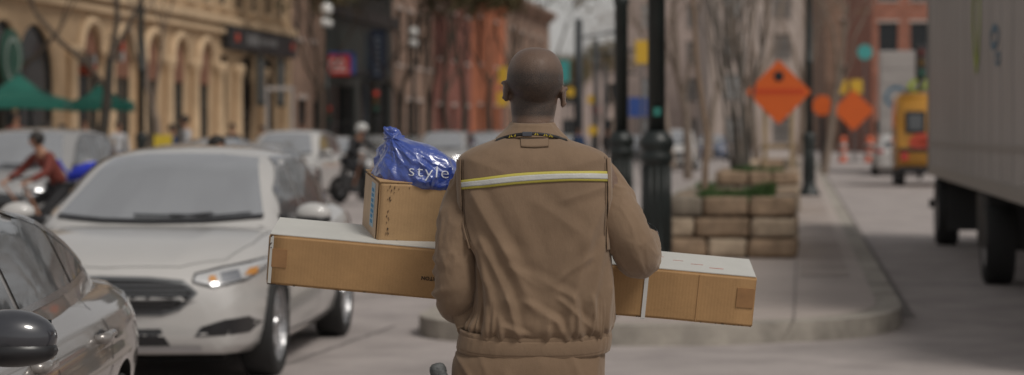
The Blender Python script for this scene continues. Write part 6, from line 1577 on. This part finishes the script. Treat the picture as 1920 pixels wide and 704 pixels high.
# ------------------------------------------------------------------ people
m_face = mat('tan_skin', (.36, .19, .12), .5); m_hairb = mat('black_hair', (.015, .012, .01), .6)
def figure(loc, rz, label, top, legs, hair=None, pose='stand', s=1., skin=None, helmet=None, name='person', group=None):
    t = thing(name, label, 'person', loc, rz, group); t.scale = (s,)*3
    sk = skin or m_face
    if pose == 'stand': L = dict(hl=(.09, 0, .92), kl=(.10, .02, .50), al=(.10, -.03, .08), tl=(.11, .12, .03), hr=(-.09, 0, .92), kr=(-.10, .02, .50), ar=(-.10, -.03, .08), tr=(-.11, .12, .03)); A = dict(sl=(.19, 0, 1.42), el=(.25, -.02, 1.13), wl=(.25, .08, .88), sr=(-.19, 0, 1.42), er=(-.25, -.02, 1.13), wr=(-.25, .08, .88)); T = dict(p=(0, 0, .95), w=(0, 0, 1.10), c=(0, 0, 1.30), u=(0, 0, 1.43), n=(0, .01, 1.53)); hd_ = (0, .03, 1.66)
    elif pose == 'walk': L = dict(hl=(.09, 0, .92), kl=(.10, .20, .52), al=(.10, .26, .10), tl=(.10, .40, .06), hr=(-.09, 0, .92), kr=(-.10, -.05, .50), ar=(-.10, -.38, .14), tr=(-.10, -.27, .05)); A = dict(sl=(.19, 0, 1.42), el=(.24, -.14, 1.16), wl=(.22, -.10, .93), sr=(-.19, 0, 1.42), er=(-.24, .10, 1.14), wr=(-.21, .27, .98)); T = dict(p=(0, 0, .95), w=(0, 0, 1.10), c=(0, 0, 1.30), u=(0, 0, 1.43), n=(0, .01, 1.53)); hd_ = (0, .04, 1.66)
    elif pose == 'sit': L = dict(hl=(.10, 0, .50), kl=(.12, .44, .52), al=(.12, .42, .10), tl=(.12, .56, .04), hr=(-.10, 0, .50), kr=(-.12, .44, .52), ar=(-.12, .42, .10), tr=(-.12, .56, .04)); A = dict(sl=(.19, 0, 1.0), el=(.25, .06, .73), wl=(.18, .30, .74), sr=(-.19, 0, 1.0), er=(-.25, .06, .73), wr=(-.18, .30, .74)); T = dict(p=(0, 0, .52), w=(0, 0, .67), c=(0, 0, .88), u=(0, .01, 1.01), n=(0, .03, 1.11)); hd_ = (0, .05, 1.24)
    else: # ride, leaning forward over handlebars
        L = dict(hl=(.10, -.15, .92), kl=(.12, .25, .72), al=(.12, .10, .32), tl=(.12, .24, .27), hr=(-.10, -.15, .92), kr=(-.12, .22, .60), ar=(-.12, .05, .18), tr=(-.12, .19, .13)); A = dict(sl=(.20, .13, 1.36), el=(.32, .28, 1.16), wl=(.27, .50, 1.05), sr=(-.20, .13, 1.36), er=(-.32, .28, 1.16), wr=(-.27, .50, 1.05)); T = dict(p=(0, -.15, .96), w=(0, -.08, 1.10), c=(0, .04, 1.27), u=(0, .13, 1.38), n=(0, .19, 1.46)); hd_ = (0, .25, 1.57)
    V = dict(p=(*T['p'], .13, .10), w=(*T['w'], .12, .09), c=(*T['c'], .14, .10), u=(*T['u'], .10, .08), n=(*T['n'], .05))
    for k, r in (('hl', .08), ('kl', .055), ('al', .04), ('tl', .035), ('hr', .08), ('kr', .055), ('ar', .04), ('tr', .035)): V[k] = (*L[k], r)
    for k, r in (('sl', .05), ('el', .038), ('wl', .027), ('sr', .05), ('er', .038), ('wr', .027)): V[k] = (*A[k], r)
    for s_ in 'lr':
        a, b = Vector(A['e'+s_]), Vector(A['w'+s_]); d = (b-a).normalized(); V['m'+s_] = (*(b+d*.07), .032, .018)
        sidev = d.cross(Vector((1 if s_ == 'l' else -1, .3, 0))).normalized(); perp = d.orthogonal().normalized()
        for i, o in enumerate((-.024, -.008, .008, .024)): V['f%d%s' % (i, s_)] = (*(b+d*.15+perp*o), .009)
        V['t'+s_] = (*(b+d*.09+perp*.05), .011)
    V['head'] = (*hd_, .075, .09); V['crown'] = (hd_[0], hd_[1]-.0, hd_[2]+.07, .06, .07)
    E = [('p', 'w'), ('w', 'c'), ('c', 'u'), ('u', 'n'), ('n', 'head'), ('head', 'crown'), ('p', 'hl'), ('hl', 'kl'), ('kl', 'al'), ('al', 'tl'), ('p', 'hr'), ('hr', 'kr'), ('kr', 'ar'), ('ar', 'tr'), ('u', 'sl'), ('sl', 'el'), ('el', 'wl'), ('u', 'sr'), ('sr', 'er'), ('er', 'wr')]
    for s_ in 'lr': E += [('w'+s_, 'm'+s_)]+[('m'+s_, 'f%d%s' % (i, s_)) for i in range(4)]+[('m'+s_, 't'+s_)]
    skin_graph('body', V, E, 'p', 1, sk, t)
    g = lambda k, e, *r: (*V[k][:3], V[k][3]+e, (V[k][4] if len(V[k]) > 4 else V[k][3])+e)
    VJ = {k: g(k, .022) for k in ('p', 'w', 'c', 'u', 'sl', 'el', 'wl', 'sr', 'er', 'wr')}; VJ['p'] = g('p', .03)
    skin_graph('jacket', VJ, [('p', 'w'), ('w', 'c'), ('c', 'u'), ('u', 'sl'), ('sl', 'el'), ('el', 'wl'), ('u', 'sr'), ('sr', 'er'), ('er', 'wr')], 'p', 1, top, t)
    VT = {k: g(k, .018) for k in ('p', 'hl', 'kl', 'al', 'hr', 'kr', 'ar')}
    skin_graph('trousers', VT, [('p', 'hl'), ('hl', 'kl'), ('kl', 'al'), ('p', 'hr'), ('hr', 'kr'), ('kr', 'ar')], 'p', 1, legs, t)
    for k in ('l', 'r'):
        a = Vector(L['a'+k]); b = Vector(L['t'+k]); bm = bmesh.new(); tube(bm, [a+Vector((0, -.06, -.04)), a+Vector((0, 0, -.03)), b+Vector((0, .02, -.0))], [.045, .055, .04], 10); obj('shoe', bm, m_trim, t, True)
    h = Vector(hd_)
    bm = bmesh.new(); blob(bm, h+Vector((0, .088, -.012)), (.014, .018, .02), 8); fa = obj('nose', bm, sk, t, True)
    for s_ in (-1, 1):
        bm = bmesh.new(); blob(bm, h+Vector((s_*.03, .078, .018)), (.012, .010, .008), 8); obj('eye', bm, m_hairb, t, True)
    bm = bmesh.new(); blob(bm, h+Vector((0, .078, -.05)), (.024, .010, .007), 8); obj('mouth', bm, mat('lips', (.25, .08, .06), .5), t, True)
    if helmet:
        bm = bmesh.new(); blob(bm, h+Vector((0, -.01, .05)), (.125, .15, .12), 20)
        for v in bm.verts: v.co.z = max(v.co.z, h.z-.0 if v.co.y > h.y+.03 else h.z-.06)
        obj('helmet', bm, helmet, t, True)
    if hair:
        bm = bmesh.new(); blob(bm, h+Vector((0, -.022, .035)), (.098, .112, .105), 20)
        for v in bm.verts:
            if v.co.y > h.y+.04 and v.co.z < h.z+.05: v.co.y = h.y+.04
            v.co += noise.noise_vector(v.co*25)*.008
        obj('hair', bm, hair, t, True)
    return t
def fab(n, c): return mat(n, c, .85, noise_amt=.12, noise_scale=12, bump=.2, bump_scale=60)
m_jean = fab('blue_denim', (.04, .06, .11)); m_blk = fab('black_fabric', (.02, .02, .022)); m_maroon = fab('maroon_fabric', (.16, .035, .025)); m_gry = fab('grey_fabric', (.15, .15, .15)); bl_ = fab('royal_blue_fabric', (.02, .04, .45))
# bicycle with rider in maroon
def bicycle(loc, rz, label, motor=False, name='bicycle', cat='bicycle'):
    t = thing(name, label, cat, loc, rz); r = .34 if not motor else .31
    for y in (-.5, .55):
        wp = thing_part('wheel', t, (0, y, r)); bm = bmesh.new(); wd = .022 if not motor else .07
        for k in range(1): 
            rings = []; n = 32
            pts = [(0, r*math.cos(2*math.pi*i/n)-0, r*math.sin(2*math.pi*i/n)) for i in range(n)]
            prev = None; first = None
            for i in range(n+1):
                a = 2*math.pi*i/n; ring = [bm.verts.new(((wd)*math.cos(b), (r-wd+wd*math.sin(b))*math.cos(a), (r-wd+wd*math.sin(b))*math.sin(a))) for b in [2*math.pi*q/8 for q in range(8)]]
                if prev:
                    for q in range(8): bm.faces.new((prev[q], prev[(q+1) % 8], ring[(q+1) % 8], ring[q]))
                prev = ring
        obj('tyre', bm, m_rub, wp, True); bm = bmesh.new()
        for k in range(12): a = math.pi*2*k/12; tube(bm, [(0, 0, 0), (0, (r-wd)*math.cos(a), (r-wd)*math.sin(a))], .004 if not motor else .012, 4)
        obj('spokes', bm, m_pgrey, wp)
    bm = bmesh.new(); f_ = .018 if not motor else .03
    tube(bm, [(0, -.5, r), (0, -.18, .32), (0, .38, .78)], f_, 8); tube(bm, [(0, -.18, .32), (0, -.3, .86)], f_, 8); tube(bm, [(0, -.27, .78), (0, .36, .84)], f_, 8); tube(bm, [(0, -.5, r), (0, -.27, .78)], f_*.8, 8); obj('frame', bm, m_trim if not motor else m_trim, t, True)
    bm = bmesh.new(); tube(bm, [(.0, .55, r), (0, .42, .74), (0, .36, .98)], f_, 8); obj('fork', bm, m_pgrey, t, True)
    bm = bmesh.new(); tube(bm, [(-.30, .38, 1.0), (-.2, .44, 1.02), (0, .38, .99), (.2, .44, 1.02), (.30, .38, 1.0)], .016, 8); obj('handlebar', bm, m_trim, t, True)
    bm = bmesh.new(); blob(bm, (0, -.3, .88), (.08, .14, .035), 14); obj('saddle', bm, m_trim, t, True)
    if motor:
        bm = bmesh.new(); blob(bm, (0, .08, .80), (.16, .28, .13), 18); obj('fuel_tank', bm, m_trim, t, True)
        bm = bmesh.new(); box(bm, -.16, .16, -.25, .2, .28, .62, bev=.05); obj('engine', bm, m_pgrey, t)
        bm = bmesh.new(); blob(bm, (0, .5, .88), (.11, .07, .11), 16); obj('headlight', bm, m_lens, t, True)
        bm = bmesh.new(); blob(bm, (0, .45, 1.0), (.2, .06, .16), 16); obj('fairing', bm, m_gry, t, True)
    else:
        bm = bmesh.new(); tube(bm, [(-.12, -.14, .30), (-.12, -.18, .32), (.12, -.18, .32), (.12, -.22, .34)], .012, 6); obj('pedals', bm, m_pgrey, t, True)
    return t
RZ = lambda d: R(180)-TH+R(d)   # facing us
pc = gx(96, 28.5); bicycle(pc, RZ(-38), 'bicycle ridden by the person in maroon, beside the silver estate')
figure(pc, RZ(-38), 'cyclist with dark hair and maroon jacket riding between the parked cars', m_maroon, m_blk, m_hairb, 'ride', .93)
bp_l = at(152, 322, 28.9); bk = thing('blue_bag', 'bright blue bag beside the cyclist in maroon', 'bag', bp_l); bm = bmesh.new(); blob(bm, (0, 0, 0), (.22, .1, .085), 18, Matrix.Rotation(R(-28), 4, 'Y'))
for v in bm.verts: v.co += noise.noise_vector(v.co*14)*.02
obj('bag_body', bm, bl_, bk, True); bm = bmesh.new(); tube(bm, [(-.15, 0, -.04), (-.24, .02, .06), (-.3, .03, .15)], .018, 6); obj('strap', bm, bl_, bk, True)
pm = gx(664, 50); bicycle(pm, RZ(52), 'dark motorbike facing us to the right of the white crossover', True, 'motorbike', 'motorbike')
figure(pm, RZ(52), 'motorcyclist in a white helmet and black jacket sitting on the motorbike', m_blk, m_blk, None, 'ride', 1.03, helmet=mat('white_helmet', (.5, .5, .48), .25, coat=1))
figure(gx(404, 22.0, 0), RZ(60), 'walker with dark hair and dark coat just behind the large white saloon', m_blk, m_jean, m_hairb, 'walk', .86)
P_ = 'pedestrians by the sandstone building'
yl = mat('yellow_hi_vis', (.50, .50, .03), .7); bl_ = fab('royal_blue_fabric', (.02, .04, .45)); wh = fab('white_shirt', (.42, .42, .43)); nv = fab('navy_fabric', (.02, .05, .12))
figure(gx(88, 49, .0), RZ(20), 'person in a yellow vest under the edge of the large canopy', yl, m_jean, m_hairb, 'stand', 1.0, group=P_)
figure(gx(117, 50, .0), RZ(-30), 'person in a royal blue top next to the yellow vest', bl_, m_blk, m_hairb, 'stand', .98, group=P_)
figure(gx(348, 57, .0), RZ(-50), 'tall person in a white shirt in front of the arches', wh, m_gry, m_hairb, 'walk', 1.12, group=P_)
figure(gx(322, 58, .0), RZ(80), 'person in navy bending beside the white-shirted walker', nv, m_jean, m_hairb, 'stand', 1.0, group=P_)
figure(gx(436, 66, .0), RZ(10), 'person in black standing before the white doorframe', m_blk, m_blk, m_hairb, 'stand', 1.03, group=P_)
figure(gx(492, 72, .0), RZ(-20), 'person in black passing beneath the dark banners', m_blk, m_jean, m_hairb, 'walk', 1.0, group=P_)
figure(gx(567, 84, .0), RZ(0), 'person in a pale top walking by the brown brick building', wh, m_blk, m_hairb, 'walk', 1.1, group=P_)
figure(gx(602, 88, .0), RZ(0), 'person in a maroon top near the dark shop corner', m_maroon, m_blk, m_hairb, 'walk', 1.0, group=P_)
figure(gx(222, 54, .15), RZ(40), 'person in white sitting right of the black pole', wh, m_jean, m_hairb, 'stand', .95, group=P_)
figure(gx(30, 52, .15), RZ(40), 'person in red standing under the large canopy', m_maroon, m_jean, m_hairb, 'stand', 1.05, group=P_)
figure(gx(160, 55, .15), RZ(10), 'person in grey standing left of the black pole', m_gry, m_blk, m_hairb, 'stand', 1.0, group=P_)
figure(gx(1085, 90, 0), RZ(0), 'person in navy crossing the far street right of his collar', nv, m_blk, m_hairb, 'walk', 1.0, group='pedestrians far up the street')
figure(gx(1140, 96, 0), RZ(0), 'person in black far off left of the second lamp post', m_blk, m_blk, m_hairb, 'walk', 1.0, group='pedestrians far up the street')
# patio chairs and yellow crate by the terrace
m_yc = mat('yellow_plastic', (.5, .36, .02), .5)
pcx = at(306, 262, 56); t = thing('folding_board', 'small yellow folding board beside the navy figure', 'sign', (pcx.x, pcx.y, 0))
bm = bmesh.new(); M1 = Matrix.Rotation(R(12), 4, 'X'); M2 = Matrix.Rotation(R(-12), 4, 'X'); box(bm, -.22, .22, -.01, .01, 0, 1.55, Matrix.Translation((0, -.35, 0)) @ Matrix.Rotation(R(-12), 4, 'X')); obj('panel', bm, m_yc, t)
bm = bmesh.new(); box(bm, -.22, .22, -.01, .01, 0, 1.5, Matrix.Translation((0, .3, 0)) @ Matrix.Rotation(R(12), 4, 'X')); obj('panel', bm, m_yc, t)
